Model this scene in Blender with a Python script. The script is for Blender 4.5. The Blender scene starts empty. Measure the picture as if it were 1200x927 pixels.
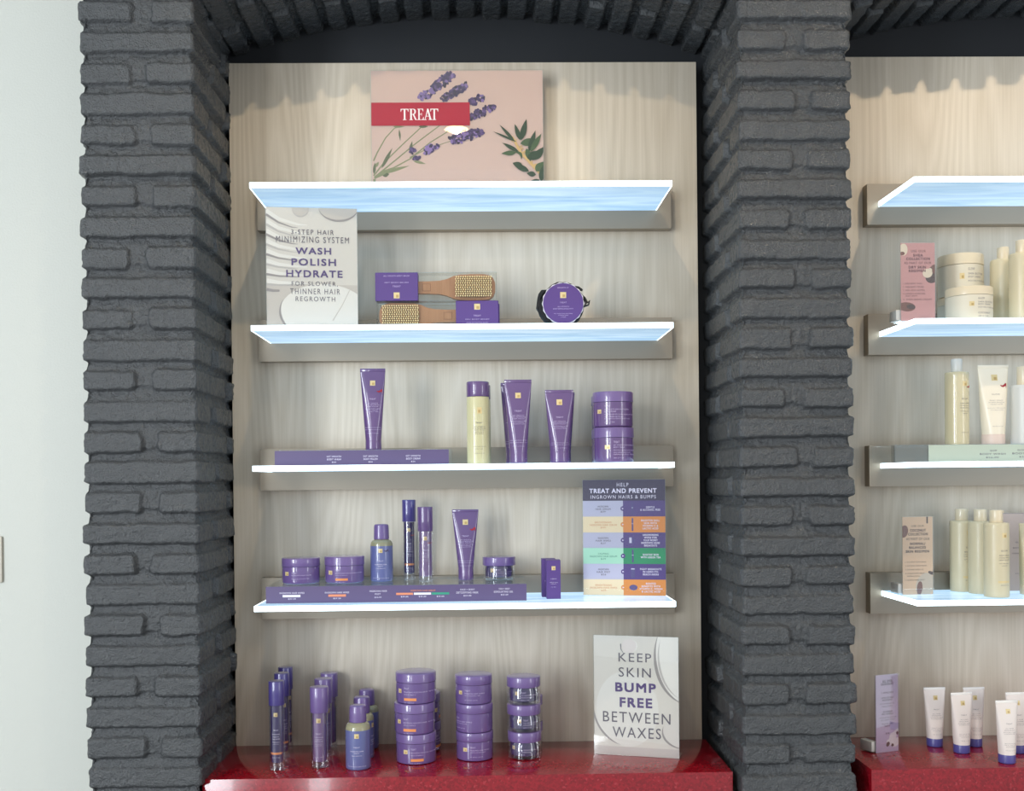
import bpy, bmesh, math, random
import numpy as np
from mathutils import Vector, Matrix
from mathutils.bvhtree import BVHTree

SC = bpy.context.scene
COL = SC.collection
R_ = math.radians

# ------------------------------------------------------------------ camera
H = 1.4457                      # eye height
F = 1243.0                      # focal length in pixels of the 1200 px wide frame
CX, CY = 589.0, 568.8          # principal point
YAW, PITCH, ROLL = R_(-1.025), R_(-0.297), R_(0.566)
CAMY = -0.6066                 # the camera stands back from the world's origin
RM = Matrix.Rotation(YAW, 3, 'Z') @ Matrix.Rotation(PITCH, 3, 'X') @ Matrix.Rotation(ROLL, 3, 'Y')
cam = bpy.data.cameras.new('camera')
camo = bpy.data.objects.new('camera', cam)
COL.objects.link(camo)
cam.sensor_fit = 'HORIZONTAL'
cam.sensor_width = 36.0
cam.lens = F / 1200 * 36
cam.shift_x = (600 - CX) / 1200
cam.shift_y = (CY - 463.5) / 1200
cam.clip_start = 0.05
rx, ry, rz_ = RM.col[0], RM.col[1], RM.col[2]
camo.matrix_world = Matrix(((rx[0], rz_[0], -ry[0], 0), (rx[1], rz_[1], -ry[1], CAMY), (rx[2], rz_[2], -ry[2], H), (0, 0, 0, 1)))
SC.camera = camo

# ------------------------------------------------------------------ world, lights, exposure
SC.view_settings.view_transform = 'Standard'
SC.view_settings.look = 'None'
SC.view_settings.exposure = 0.13
SC.view_settings.gamma = 1.0
SC.view_settings.use_curve_mapping = False
WORLD_COL, WORLD_STR = (0.90, 0.95, 1.0), 0.72
world = bpy.data.worlds.new('world')
SC.world = world
world.use_nodes = True
bg = world.node_tree.nodes['Background']
bg.inputs['Color'].default_value = (*WORLD_COL, 1)
bg.inputs['Strength'].default_value = WORLD_STR


def area(name, loc, target, sx, sy, power, col):
    l = bpy.data.lights.new(name, 'AREA')
    l.shape = 'RECTANGLE'
    l.size, l.size_y, l.energy, l.color = sx, sy, power, col
    o = bpy.data.objects.new(name, l)
    COL.objects.link(o)
    o.location = loc
    o.rotation_euler = (Vector(target) - Vector(loc)).to_track_quat('-Z', 'Y').to_euler()
    return o


CEIL = 3.0
TXL = 1.36
area('daylight_shop_window', (-3.0, -1.9, 1.75), (-0.6, 1.7, 1.4), 0.7, 2.4, 96, (0.86, 0.94, 1.0))
area('daylight_shop_sidelight', (-1.9, -2.7, 1.75), (-0.4, 1.7, 1.4), 0.25, 2.4, 26, (0.88, 0.95, 1.0))
area('added_fill_right', (3.6, -1.6, 1.6), (0.2, 1.7, 1.2), 0.4, 2.2, 20, (0.92, 0.96, 1.0))  # added cool fill light from the right front, not an actual door
# downlights let into the ceiling (x, y, watts, warm colour)
LAMPS = [(-0.10, 0.70, 5.8, (1.0, 0.81, 0.56)), (TXL - 0.10, 0.70, 9.5, (1.0, 0.80, 0.56)), (-0.105, -0.58, 3, (1.0, 0.84, 0.64))]

# ------------------------------------------------------------------ helpers


def ray(px, py):
    return RM @ Vector(((px - CX) / F, 1.0, -(py - CY) / F))


def at(px, py, Y):
    d = ray(px, py)
    return Vector((0, CAMY, H)) + d * ((Y - CAMY) / d.y)


def ground(px, py, z):
    d = ray(px, py)
    return Vector((0, CAMY, H)) + d * ((z - H) / d.z)


def lin(c):
    return tuple((x / 255 / 12.92) if x / 255 <= 0.04045 else ((x / 255 + 0.055) / 1.055) ** 2.4 for x in c)


def mat(name, rgb, rough=0.5, metal=0.0, emit=0.0, coat=0.0, spec=0.5, trans=0.0, sss=0.0):
    m = bpy.data.materials.new(name)
    m.use_nodes = True
    b = m.node_tree.nodes['Principled BSDF']
    c = (*lin(rgb), 1)
    b.inputs['Base Color'].default_value = c
    b.inputs['Roughness'].default_value = rough
    b.inputs['Metallic'].default_value = metal
    b.inputs['Specular IOR Level'].default_value = spec
    if coat:
        b.inputs['Coat Weight'].default_value = coat
        b.inputs['Coat Roughness'].default_value = 0.04
    if trans:
        b.inputs['Transmission Weight'].default_value = trans
    if emit:
        b.inputs['Emission Color'].default_value = c
        b.inputs['Emission Strength'].default_value = emit
    return m


def nodes(m):
    nt = m.node_tree
    return nt, nt.nodes, nt.links, nt.nodes['Principled BSDF']


def clear_mat(name, tint=(1, 1, 1), base=0.04, edge=0.55, rough=0.01):
    """thin clear plastic: what lies behind shows through, reflections grow at grazing angles"""
    m = bpy.data.materials.new(name)
    m.use_nodes = True
    nt = m.node_tree
    for n in list(nt.nodes):
        nt.nodes.remove(n)
    out = nt.nodes.new('ShaderNodeOutputMaterial')
    t = nt.nodes.new('ShaderNodeBsdfTransparent')
    t.inputs['Color'].default_value = (*tint, 1)
    g = nt.nodes.new('ShaderNodeBsdfGlossy')
    g.inputs['Roughness'].default_value = rough
    g.inputs['Color'].default_value = (1, 1, 1, 1)
    lw = nt.nodes.new('ShaderNodeLayerWeight')
    lw.inputs['Blend'].default_value = 0.35
    mr = nt.nodes.new('ShaderNodeMapRange')
    mr.inputs['To Min'].default_value = base
    mr.inputs['To Max'].default_value = edge
    nt.links.new(lw.outputs['Facing'], mr.inputs['Value'])
    mx = nt.nodes.new('ShaderNodeMixShader')
    nt.links.new(mr.outputs['Result'], mx.inputs[0])
    nt.links.new(t.outputs[0], mx.inputs[1])
    nt.links.new(g.outputs[0], mx.inputs[2])
    nt.links.new(mx.outputs[0], out.inputs['Surface'])
    return m


class MB:
    """collects shapes into one mesh with material slots"""

    def __init__(self):
        self.v, self.f, self.m = [], [], []

    def add(self, vs, fs, m=0):
        k = len(self.v)
        self.v += [tuple(p) for p in vs]
        self.f += [tuple(i + k for i in f) for f in fs]
        self.m += [m] * len(fs)

    def box(self, x0, x1, y0, y1, z0, z1, m=0, bevel=0.0, seg=2):
        if bevel <= 0:
            vs = [(x, y, z) for z in (z0, z1) for y in (y0, y1) for x in (x0, x1)]
            fs = [(0, 2, 3, 1), (4, 5, 7, 6), (0, 1, 5, 4), (2, 6, 7, 3), (0, 4, 6, 2), (1, 3, 7, 5)]
            self.add(vs, fs, m)
            return
        bm = bmesh.new()
        bmesh.ops.create_cube(bm, size=1)
        for q in bm.verts:
            q.co = Vector(((x0 + x1) / 2 + q.co.x * (x1 - x0), (y0 + y1) / 2 + q.co.y * (y1 - y0), (z0 + z1) / 2 + q.co.z * (z1 - z0)))
        bmesh.ops.bevel(bm, geom=bm.edges[:], offset=bevel, segments=seg, profile=0.5, affect='EDGES')
        bm.verts.index_update()
        self.add([q.co[:] for q in bm.verts], [[q.index for q in f.verts] for f in bm.faces], m)
        bm.free()

    def lathe(self, prof, m=0, seg=40, c=(0, 0, 0), close=True):
        """prof: (r, z) from bottom to top, capped at both ends"""
        vs, fs = [], []
        n = len(prof)
        for r, z in prof:
            for k in range(seg):
                a = 2 * math.pi * k / seg
                vs.append((c[0] + r * math.cos(a), c[1] + r * math.sin(a), c[2] + z))
        for i in range(n - 1):
            for k in range(seg):
                k2 = (k + 1) % seg
                fs.append((i * seg + k, i * seg + k2, (i + 1) * seg + k2, (i + 1) * seg + k))
        if close:
            fs.append(tuple(reversed(range(seg))))
            fs.append(tuple((n - 1) * seg + k for k in range(seg)))
        self.add(vs, fs, m)

    def loft(self, rings, m=0, cap=True):
        vs, fs = [], []
        s = len(rings[0])
        for r in rings:
            vs += r
        for i in range(len(rings) - 1):
            for k in range(s):
                k2 = (k + 1) % s
                fs.append((i * s + k, i * s + k2, (i + 1) * s + k2, (i + 1) * s + k))
        if cap:
            fs.append(tuple(reversed(range(s))))
            fs.append(tuple((len(rings) - 1) * s + k for k in range(s)))
        self.add(vs, fs, m)

    def bvh(self):
        return BVHTree.FromPolygons([Vector(p) for p in self.v], self.f)

    def build(self, name, mats, parent=None, angle=35, loc=None):
        me = bpy.data.meshes.new(name)
        me.from_pydata(self.v, [], self.f)
        if not isinstance(mats, (list, tuple)):
            mats = [mats]
        for x in mats:
            me.materials.append(x)
        me.polygons.foreach_set('material_index', self.m)
        me.polygons.foreach_set('use_smooth', [True] * len(self.f))
        me.set_sharp_from_angle(angle=R_(angle))
        me.update()
        o = bpy.data.objects.new(name, me)
        COL.objects.link(o)
        if parent:
            o.parent = parent
        if loc is not None:
            o.location = loc
        return o


def tag(o, label=None, cat=None, group=None, kind=None):
    if label:
        o['label'] = label
    if cat:
        o['category'] = cat
    if group:
        o['group'] = group
    if kind:
        o['kind'] = kind
    return o


def thing(name, label, cat, loc=(0, 0, 0), rz=0.0, group=None, tilt=0.0):
    o = bpy.data.objects.new(name, None)
    COL.objects.link(o)
    o.empty_display_size = 0.03
    o.location = loc
    o.rotation_euler = (tilt, 0, rz)
    return tag(o, label, cat, group)


def dup(root, label, loc, rz=0.0, scale=None, group=None):
    r = root.copy()
    COL.objects.link(r)
    r.location = loc
    r.rotation_euler = (0, 0, rz)
    r['label'] = label
    if group:
        r['group'] = group
    if scale:
        r.scale = scale
    for ch in list(root.children):
        c = ch.copy()
        COL.objects.link(c)
        c.parent = r
        for g in list(ch.children):
            d = g.copy()
            COL.objects.link(d)
            d.parent = c
    return r


# ---- lettering
_tc = {}


def text2d(s, weight=0.0, spacing=1.15):
    key = (s, weight, spacing)
    if key in _tc:
        return _tc[key]
    cu = bpy.data.curves.new('t', 'FONT')
    cu.body = s
    cu.resolution_u = 3
    cu.offset = weight
    cu.space_character = spacing
    o = bpy.data.objects.new('t', cu)
    COL.objects.link(o)
    dg = bpy.context.evaluated_depsgraph_get()
    me = bpy.data.meshes.new_from_object(o.evaluated_get(dg))
    n = len(me.vertices)
    co = np.empty(n * 3)
    me.vertices.foreach_get('co', co)
    co = co.reshape(-1, 3)[:, :2]
    fs = [tuple(p.vertices) for p in me.polygons]
    up = [f if _area(co, f) > 0 else tuple(reversed(f)) for f in fs]
    bpy.data.objects.remove(o)
    bpy.data.curves.remove(cu)
    bpy.data.meshes.remove(me)
    mn, mx = co.min(0), co.max(0)
    co = (co - mn) / (mx - mn)
    co[:, 0] -= 0.5
    asp = (mx[0] - mn[0]) / (mx[1] - mn[1])
    _tc[key] = (co, up, asp)
    return _tc[key]


def _area(co, f):
    a = 0
    for i in range(len(f)):
        p, q = co[f[i]], co[f[(i + 1) % len(f)]]
        a += p[0] * q[1] - p[1] * q[0]
    return a


def clip(poly, x0, x1, z0, z1):
    def cut(ps, inside, inter):
        o = []
        for i in range(len(ps)):
            a, b = ps[i - 1], ps[i]
            if inside(b):
                if not inside(a):
                    o.append(inter(a, b))
                o.append(b)
            elif inside(a):
                o.append(inter(a, b))
        return o
    for ax, lim, sg in ((0, x0, 1), (0, x1, -1), (1, z0, 1), (1, z1, -1)):
        if not poly:
            return []
        def ins(p): return sg * (p[ax] - lim) >= 0
        def itr(a, b):
            t = (lim - a[ax]) / (b[ax] - a[ax])
            return (a[0] + t * (b[0] - a[0]), a[1] + t * (b[1] - a[1]))
        poly = cut(poly, ins, itr)
    return poly


class Card:
    """a printed card: its coordinates are pixels of the picture it was read from (x0..x1, y0..y1), mapped on width x height metres"""

    def __init__(self, x0, x1, y0, y1, W, Hh, thick=0.0012, step=0.00003):
        self.q = (x0, x1, y0, y1)
        self.W, self.H = W, Hh
        self.mb = MB()
        self.mb.box(-W / 2, W / 2, 0, thick, 0, Hh, 0)
        self.mats = []
        self.k = 0
        self.step = step

    def uv(self, x, y):
        x0, x1, y0, y1 = self.q
        return ((x - x0) / (x1 - x0) - 0.5) * self.W, (1 - (y - y0) / (y1 - y0)) * self.H

    def mi(self, m):
        if m not in self.mats:
            self.mats.append(m)
        return self.mats.index(m) + 1

    def lift(self):
        self.k += 1
        return -0.0001 - self.step * self.k

    def poly(self, pts, m, y=None):
        ps = [self.uv(*p) for p in pts]
        if y is None:
            y = self.lift()
        ps = clip(ps, -self.W / 2, self.W / 2, 0, self.H)
        if len(ps) < 3:
            return
        if sum(ps[i - 1][0] * ps[i][1] - ps[i - 1][1] * ps[i][0] for i in range(len(ps))) < 0:
            ps = ps[::-1]
        self.mb.add([(a, y, b) for a, b in ps], [tuple(range(len(ps)))], self.mi(m))

    def rect(self, x0, x1, y0, y1, m):
        self.poly([(x0, y1), (x1, y1), (x1, y0), (x0, y0)], m)

    def ell(self, cx, cy, a, b, m, rot=0.0, n=14, y=None):
        c, s = math.cos(rot), math.sin(rot)
        self.poly([(cx + a * math.cos(t) * c - b * math.sin(t) * s, cy + a * math.cos(t) * s + b * math.sin(t) * c)
                   for t in [2 * math.pi * i / n for i in range(n)]], m, y)

    def line(self, pts, w, m, w2=None):
        """a tapering stroke along points"""
        w2 = w if w2 is None else w2
        L, Rr = [], []
        n = len(pts)
        for i, p in enumerate(pts):
            a, b = pts[max(0, i - 1)], pts[min(n - 1, i + 1)]
            dx, dy = b[0] - a[0], b[1] - a[1]
            l = math.hypot(dx, dy) or 1
            ww = (w + (w2 - w) * i / (n - 1)) / 2
            L.append((p[0] - dy / l * ww, p[1] + dx / l * ww))
            Rr.append((p[0] + dy / l * ww, p[1] - dx / l * ww))
        y = self.lift()
        for i in range(n - 1):
            self.poly([L[i], L[i + 1], Rr[i + 1], Rr[i]], m, y)

    def text(self, s, x0, x1, y0, y1, m, weight=0.0, spacing=1.15):
        co, fs, asp = text2d(s, 0.0, spacing)
        a0, b0 = self.uv(x0, y1)
        a1, b1 = self.uv(x1, y0)
        y = self.lift()
        e = weight * (b1 - b0) * 1.9            # heavy type: the same letters set again a hair apart
        for i, (dx, dz) in enumerate(((-1, -1), (1, -1), (-1, 1), (1, 1)) if e else ((0, 0),)):
            self.mb.add([((a0 + a1) / 2 + p[0] * (a1 - a0 - 2 * e) + dx * e, y - i * 0.000004, b0 + e + p[1] * (b1 - b0 - 2 * e) + dz * e) for p in co], fs, self.mi(m))

    def build(self, name, base, parent):
        return self.mb.build(name, [base] + self.mats, parent)


def wrap(mb, bvh, vs, fs, m, lift=0.0003):
    """prints flat (x, z) shapes on the front of a body"""
    out = []
    for x, z in vs:
        hit = bvh.ray_cast(Vector((x, -0.5, z)), Vector((0, 1, 0)))
        y = hit[0].y if hit[0] is not None else 0.0
        out.append((x, y - lift, z))
    mb.add(out, fs, m)


def print_text(mb, bvh, s, x, z, h, m, width=None, weight=0.0, spacing=1.2, left=False):
    co, fs, asp = text2d(s, weight, spacing)
    w = width if width else h * asp
    sh = w / 2 if left else 0
    wrap(mb, bvh, [(x + sh + p[0] * w, z + p[1] * h) for p in co], fs, m)


def print_rect(mb, bvh, x0, x1, z0, z1, m, n=6, lift=0.0003):
    vs = [(x0 + (x1 - x0) * i / n, z) for z in (z0, z1) for i in range(n + 1)]
    fs = [(i, i + 1, n + 2 + i, n + 1 + i) for i in range(n)]
    wrap(mb, bvh, vs, fs, m, lift)


def print_logo(mb, bvh, x, z, s, m, m2):
    """the small foil square with its notched corner mark"""
    print_rect(mb, bvh, x - s / 2, x + s / 2, z - s / 2, z + s / 2, m)
    print_rect(mb, bvh, x - s * 0.12, x + s * 0.34, z - s * 0.36, z + s * 0.1, m2, lift=0.00045)


SHOE = [(0, 0.55), (0.12, 0.62), (0.3, 0.5), (0.55, 0.62), (0.8, 0.98), (1.0, 1.0), (0.98, 0.3), (0.93, 0.0), (0.89, 0.0), (0.88, 0.45), (0.7, 0.3), (0.45, 0.12), (0.1, 0.35)]


def print_shoe(mb, bvh, x, z, s, m):
    wrap(mb, bvh, [(x + (p[0] - 0.5) * s, z + (p[1] - 0.5) * s * 0.7) for p in reversed(SHOE)], [tuple(range(len(SHOE)))], m, 0.0005)


# ------------------------------------------------------------------ materials
M = {}


def grain_wood(name, c1, c2):
    m = mat(name, c1, 0.42, spec=0.4)
    nt, N, L, b = nodes(m)
    tc = N.new('ShaderNodeTexCoord')
    mp = N.new('ShaderNodeMapping')
    mp.inputs['Scale'].default_value = (6, 6, 0.6)
    L.new(tc.outputs['Object'], mp.inputs['Vector'])
    n1 = N.new('ShaderNodeTexNoise')
    n1.inputs['Scale'].default_value = 1.0
    n1.inputs['Detail'].default_value = 0.6
    L.new(mp.outputs[0], n1.inputs['Vector'])
    mul = N.new('ShaderNodeMath')
    mul.operation = 'MULTIPLY'
    mul.inputs[1].default_value = 44
    L.new(n1.outputs[0], mul.inputs[0])
    fr = N.new('ShaderNodeMath')
    fr.operation = 'PINGPONG'
    fr.inputs[1].default_value = 1.0
    L.new(mul.outputs[0], fr.inputs[0])
    mp2 = N.new('ShaderNodeMapping')
    mp2.inputs['Scale'].default_value = (230, 230, 5)
    L.new(tc.outputs['Object'], mp2.inputs['Vector'])
    n2 = N.new('ShaderNodeTexNoise')
    n2.inputs['Scale'].default_value = 1.0
    n2.inputs['Detail'].default_value = 3
    L.new(mp2.outputs[0], n2.inputs['Vector'])
    ad = N.new('ShaderNodeMath')
    ad.operation = 'MULTIPLY_ADD'
    ad.inputs[1].default_value = 0.42
    L.new(fr.outputs[0], ad.inputs[0])
    L.new(n2.outputs[0], ad.inputs[2])
    rp = N.new('ShaderNodeValToRGB')
    rp.color_ramp.elements[0].position = 0.42
    rp.color_ramp.elements[1].position = 1.0
    rp.color_ramp.elements[0].color = (*lin(c1), 1)
    rp.color_ramp.elements[1].color = (*lin(c2), 1)
    L.new(ad.outputs[0], rp.inputs[0])
    L.new(rp.outputs[0], b.inputs['Base Color'])
    return m


def bumpy(m, scale, dist, strength=0.5, detail=4):
    nt, N, L, b = nodes(m)
    tc = N.new('ShaderNodeTexCoord')
    n = N.new('ShaderNodeTexNoise')
    n.inputs['Scale'].default_value = scale
    n.inputs['Detail'].default_value = detail
    L.new(tc.outputs['Object'], n.inputs['Vector'])
    bp = N.new('ShaderNodeBump')
    bp.inputs['Strength'].default_value = strength
    bp.inputs['Distance'].default_value = dist
    L.new(n.outputs[0], bp.inputs['Height'])
    L.new(bp.outputs[0], b.inputs['Normal'])
    return m


M['wood'] = grain_wood('pale_wood_laminate', (220, 208, 190), (206, 193, 173))
M['brick'] = bumpy(mat('grey_painted_brick', (67, 69, 71), 0.25, spec=0.65), 300, 0.0034, 1.0, 4)
M['backwall'] = mat('charcoal_paint', (28, 31, 36), 0.6)
M['white_wall'] = bumpy(mat('white_wall_paint', (203, 204, 196), 0.6), 220, 0.002, 0.3)
M['ceiling'] = mat('ceiling_paint', (225, 225, 222), 0.8)
M['floor'] = mat('floor_tile', (150, 148, 145), 0.4)


def quartz():
    m = mat('red_quartz', (142, 10, 26), 0.16, coat=0.3)
    nt, N, L, b = nodes(m)
    tc = N.new('ShaderNodeTexCoord')
    v = N.new('ShaderNodeTexVoronoi')
    v.inputs['Scale'].default_value = 260
    L.new(tc.outputs['Object'], v.inputs['Vector'])
    rp = N.new('ShaderNodeValToRGB')
    e = rp.color_ramp.elements
    e[0].position, e[0].color = 0.0, (*lin((120, 6, 20)), 1)
    e[1].position, e[1].color = 0.93, (*lin((150, 14, 30)), 1)
    x = rp.color_ramp.elements.new(0.99)
    x.color = (*lin((160, 40, 50)), 1)
    sp = N.new('ShaderNodeSeparateColor')
    L.new(v.outputs['Color'], sp.inputs[0])
    L.new(sp.outputs[0], rp.inputs[0])
    L.new(rp.outputs[0], b.inputs['Base Color'])
    return m


M['quartz'] = quartz()


def brushed():
    m = mat('brushed_aluminium', (160, 148, 132), 0.42, metal=0.6)
    nt, N, L, b = nodes(m)
    tc = N.new('ShaderNodeTexCoord')
    mp = N.new('ShaderNodeMapping')
    mp.inputs['Scale'].default_value = (3, 300, 300)
    L.new(tc.outputs['Object'], mp.inputs['Vector'])
    n = N.new('ShaderNodeTexNoise')
    n.inputs['Scale'].default_value = 1
    L.new(mp.outputs[0], n.inputs['Vector'])
    bp = N.new('ShaderNodeBump')
    bp.inputs['Strength'].default_value = 0.12
    bp.inputs['Distance'].default_value = 0.0005
    L.new(n.outputs[0], bp.inputs['Height'])
    L.new(bp.outputs[0], b.inputs['Normal'])
    return m


M['alu'] = brushed()


def lit_glass():
    """acrylic that scatters the light of the diode strip along its back edge"""
    m = mat('lit_acrylic', (150, 170, 190), 0.22, spec=0.5)
    nt, N, L, b = nodes(m)
    tc = N.new('ShaderNodeTexCoord')
    mp = N.new('ShaderNodeMapping')
    mp.inputs['Scale'].default_value = (4, 24, 24)
    L.new(tc.outputs['Object'], mp.inputs['Vector'])
    n = N.new('ShaderNodeTexNoise')
    n.inputs['Scale'].default_value = 1.0
    n.inputs['Detail'].default_value = 4
    n.inputs['Distortion'].default_value = 0.8
    L.new(mp.outputs[0], n.inputs['Vector'])
    rp = N.new('ShaderNodeValToRGB')
    e = rp.color_ramp.elements
    e[0].position, e[0].color = 0.3, (0.22, 0.41, 0.60, 1)
    e[1].position, e[1].color = 0.75, (0.56, 0.73, 0.87, 1)
    L.new(n.outputs[0], rp.inputs[0])
    L.new(rp.outputs[0], b.inputs['Emission Color'])
    b.inputs['Emission Strength'].default_value = 0.95
    # the light thins out away from the strip at the wall
    sx_ = N.new('ShaderNodeSeparateXYZ')
    L.new(tc.outputs['Object'], sx_.inputs[0])
    mr = N.new('ShaderNodeMapRange')
    mr.inputs['From Min'].default_value = 1.5745
    mr.inputs['From Max'].default_value = 1.77
    mr.inputs['To Min'].default_value = 0.8
    mr.inputs['To Max'].default_value = 1.1
    L.new(sx_.outputs['Y'], mr.inputs['Value'])
    L.new(mr.outputs[0], b.inputs['Emission Strength'])
    return m


M['lit_glass'] = lit_glass()
M['lit_edge'] = mat('lit_acrylic_edge', (225, 246, 255), 0.3, emit=3.0)
M['clear'] = clear_mat('clear_acrylic', (0.97, 0.98, 0.98), 0.035, 0.5)
M['clear_case'] = clear_mat('clear_case_plastic', (0.94, 0.95, 0.93), 0.06, 0.6)
M['clear_bottle'] = clear_mat('clear_bottle_plastic', (0.92, 0.92, 0.94), 0.06, 0.75)
M['clear_oil'] = clear_mat('clear_yellowish_plastic', (0.80, 0.78, 0.52), 0.08, 0.7)
M['purple'] = mat('purple_plastic', (98, 72, 122), 0.25, coat=1.0)
M['purple_jar'] = mat('purple_jar_plastic', (106, 84, 138), 0.25, coat=1.0)
M['purple_lid'] = mat('purple_lid_plastic', (112, 90, 144), 0.3, coat=0.8)
M['indigo'] = mat('indigo_plastic', (72, 62, 126), 0.28, coat=1.0)
M['dark_purple'] = mat('dark_purple_liquid', (62, 52, 96), 0.25, coat=1.0)
M['purple_card'] = mat('purple_card', (86, 60, 126), 0.45)
M['violet_blue'] = mat('violet_blue_label', (96, 102, 152), 0.3, coat=1.0)
M['strip'] = mat('purple_price_strip', (94, 80, 118), 0.4)
M['gold'] = mat('gold_foil', (222, 200, 148), 0.35, metal=0.15)
M['gold_dark'] = mat('gold_foil_mark', (190, 160, 104), 0.35, metal=0.15)
M['ink_white'] = mat('white_ink', (226, 218, 236), 0.5)
M['ink_lilac'] = mat('lilac_ink', (200, 184, 220), 0.5)
M['ink_grey'] = mat('grey_ink', (92, 82, 96), 0.5)
M['ink_taupe'] = mat('taupe_ink', (132, 120, 122), 0.5)
M['ink_purple'] = mat('purple_ink', (86, 62, 122), 0.5)
M['orange'] = mat('orange_ink', (226, 142, 82), 0.5)
M['orange_strip'] = mat('salmon_ink', (226, 140, 104), 0.5)
M['green_ink'] = mat('green_ink', (52, 150, 122), 0.5)
M['red_ink'] = mat('red_ink', (168, 26, 44), 0.5)
M['wash'] = mat('yellow_body_wash', (204, 198, 156), 0.22, coat=0.3)
M['cream'] = mat('cream_plastic', (214, 200, 166), 0.4, coat=0.15)
M['cream_lid'] = mat('cream_cap_plastic', (226, 210, 180), 0.3, coat=0.3)
M['ivory'] = mat('ivory_tube_plastic', (240, 228, 206), 0.35, coat=0.15)
M['white_tube'] = mat('white_tube_plastic', (236, 224, 216), 0.4)
M['white_crimp'] = mat('white_crimp_plastic', (246, 240, 234), 0.35)
M['pinkish'] = mat('pale_pink_cap', (226, 204, 190), 0.4)
M['blue_cap'] = mat('violet_blue_cap', (84, 80, 148), 0.35, coat=0.2)
M['frost'] = mat('frosted_jar_plastic', (222, 212, 190), 0.5)
M['silver_frost'] = mat('frosted_silver_plastic', (214, 212, 204), 0.35)
M['beech'] = grain_wood('brush_beech', (182, 134, 96), (164, 114, 76))
M['bristle'] = mat('pale_bristles', (240, 218, 166), 0.45)
M['pad'] = mat('brush_cushion', (150, 112, 66), 0.6)
M['black_net'] = bumpy(mat('black_mesh_fabric', (18, 18, 20), 0.75), 500, 0.002, 0.8)
M['white_felt'] = bumpy(mat('white_felt', (222, 218, 224), 0.8), 300, 0.002, 0.6)
M['foot'] = mat('milky_acrylic', (206, 204, 198), 0.3)
M['plate'] = mat('switch_plate_plastic', (208, 200, 186), 0.4)

# ------------------------------------------------------------------ room shell
YP = 1.506                      # front plane of the brick piers
YB = 1.80                       # front plane of the wooden back panels
YW = 1.85                       # dark wall behind the panels
ZC = 0.85                       # counter top
SL, SR, YF = -0.4729, 0.3943, 1.5745
SHELF_Z = [H + z for z in (0.6128, 0.3208, 0.0331, -0.2546)]
TX = at(1071, 207, YF).x - SL   # the second bay is the first moved along the wall


def struct(o):
    o['kind'] = 'structure'
    return o


def vnoise(x, y, seed):
    """smooth value noise in -1..1 on arrays"""
    xi, yi = np.floor(x).astype(np.int64), np.floor(y).astype(np.int64)
    fx, fy = x - xi, y - yi
    fx, fy = fx * fx * (3 - 2 * fx), fy * fy * (3 - 2 * fy)

    def h(a, b):
        n = (a * 374761393 + b * 668265263 + seed * 1442695041) & 0x7fffffff
        n = ((n ^ (n >> 13)) * 1274126177) & 0x7fffffff
        n = (n ^ (n >> 16)) & 0xffff
        return n / 32767.5 - 1
    a = h(xi, yi) * (1 - fx) + h(xi + 1, yi) * fx
    b = h(xi, yi + 1) * (1 - fx) + h(xi + 1, yi + 1) * fx
    return a * (1 - fy) + b * fy


def fbm(x, y, seed, oct=3):
    r, a = 0, 1.0
    for i in range(oct):
        r = r + a * vnoise(x * 2 ** i, y * 2 ** i, seed + i * 17)
        a *= 0.5
    return r


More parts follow.
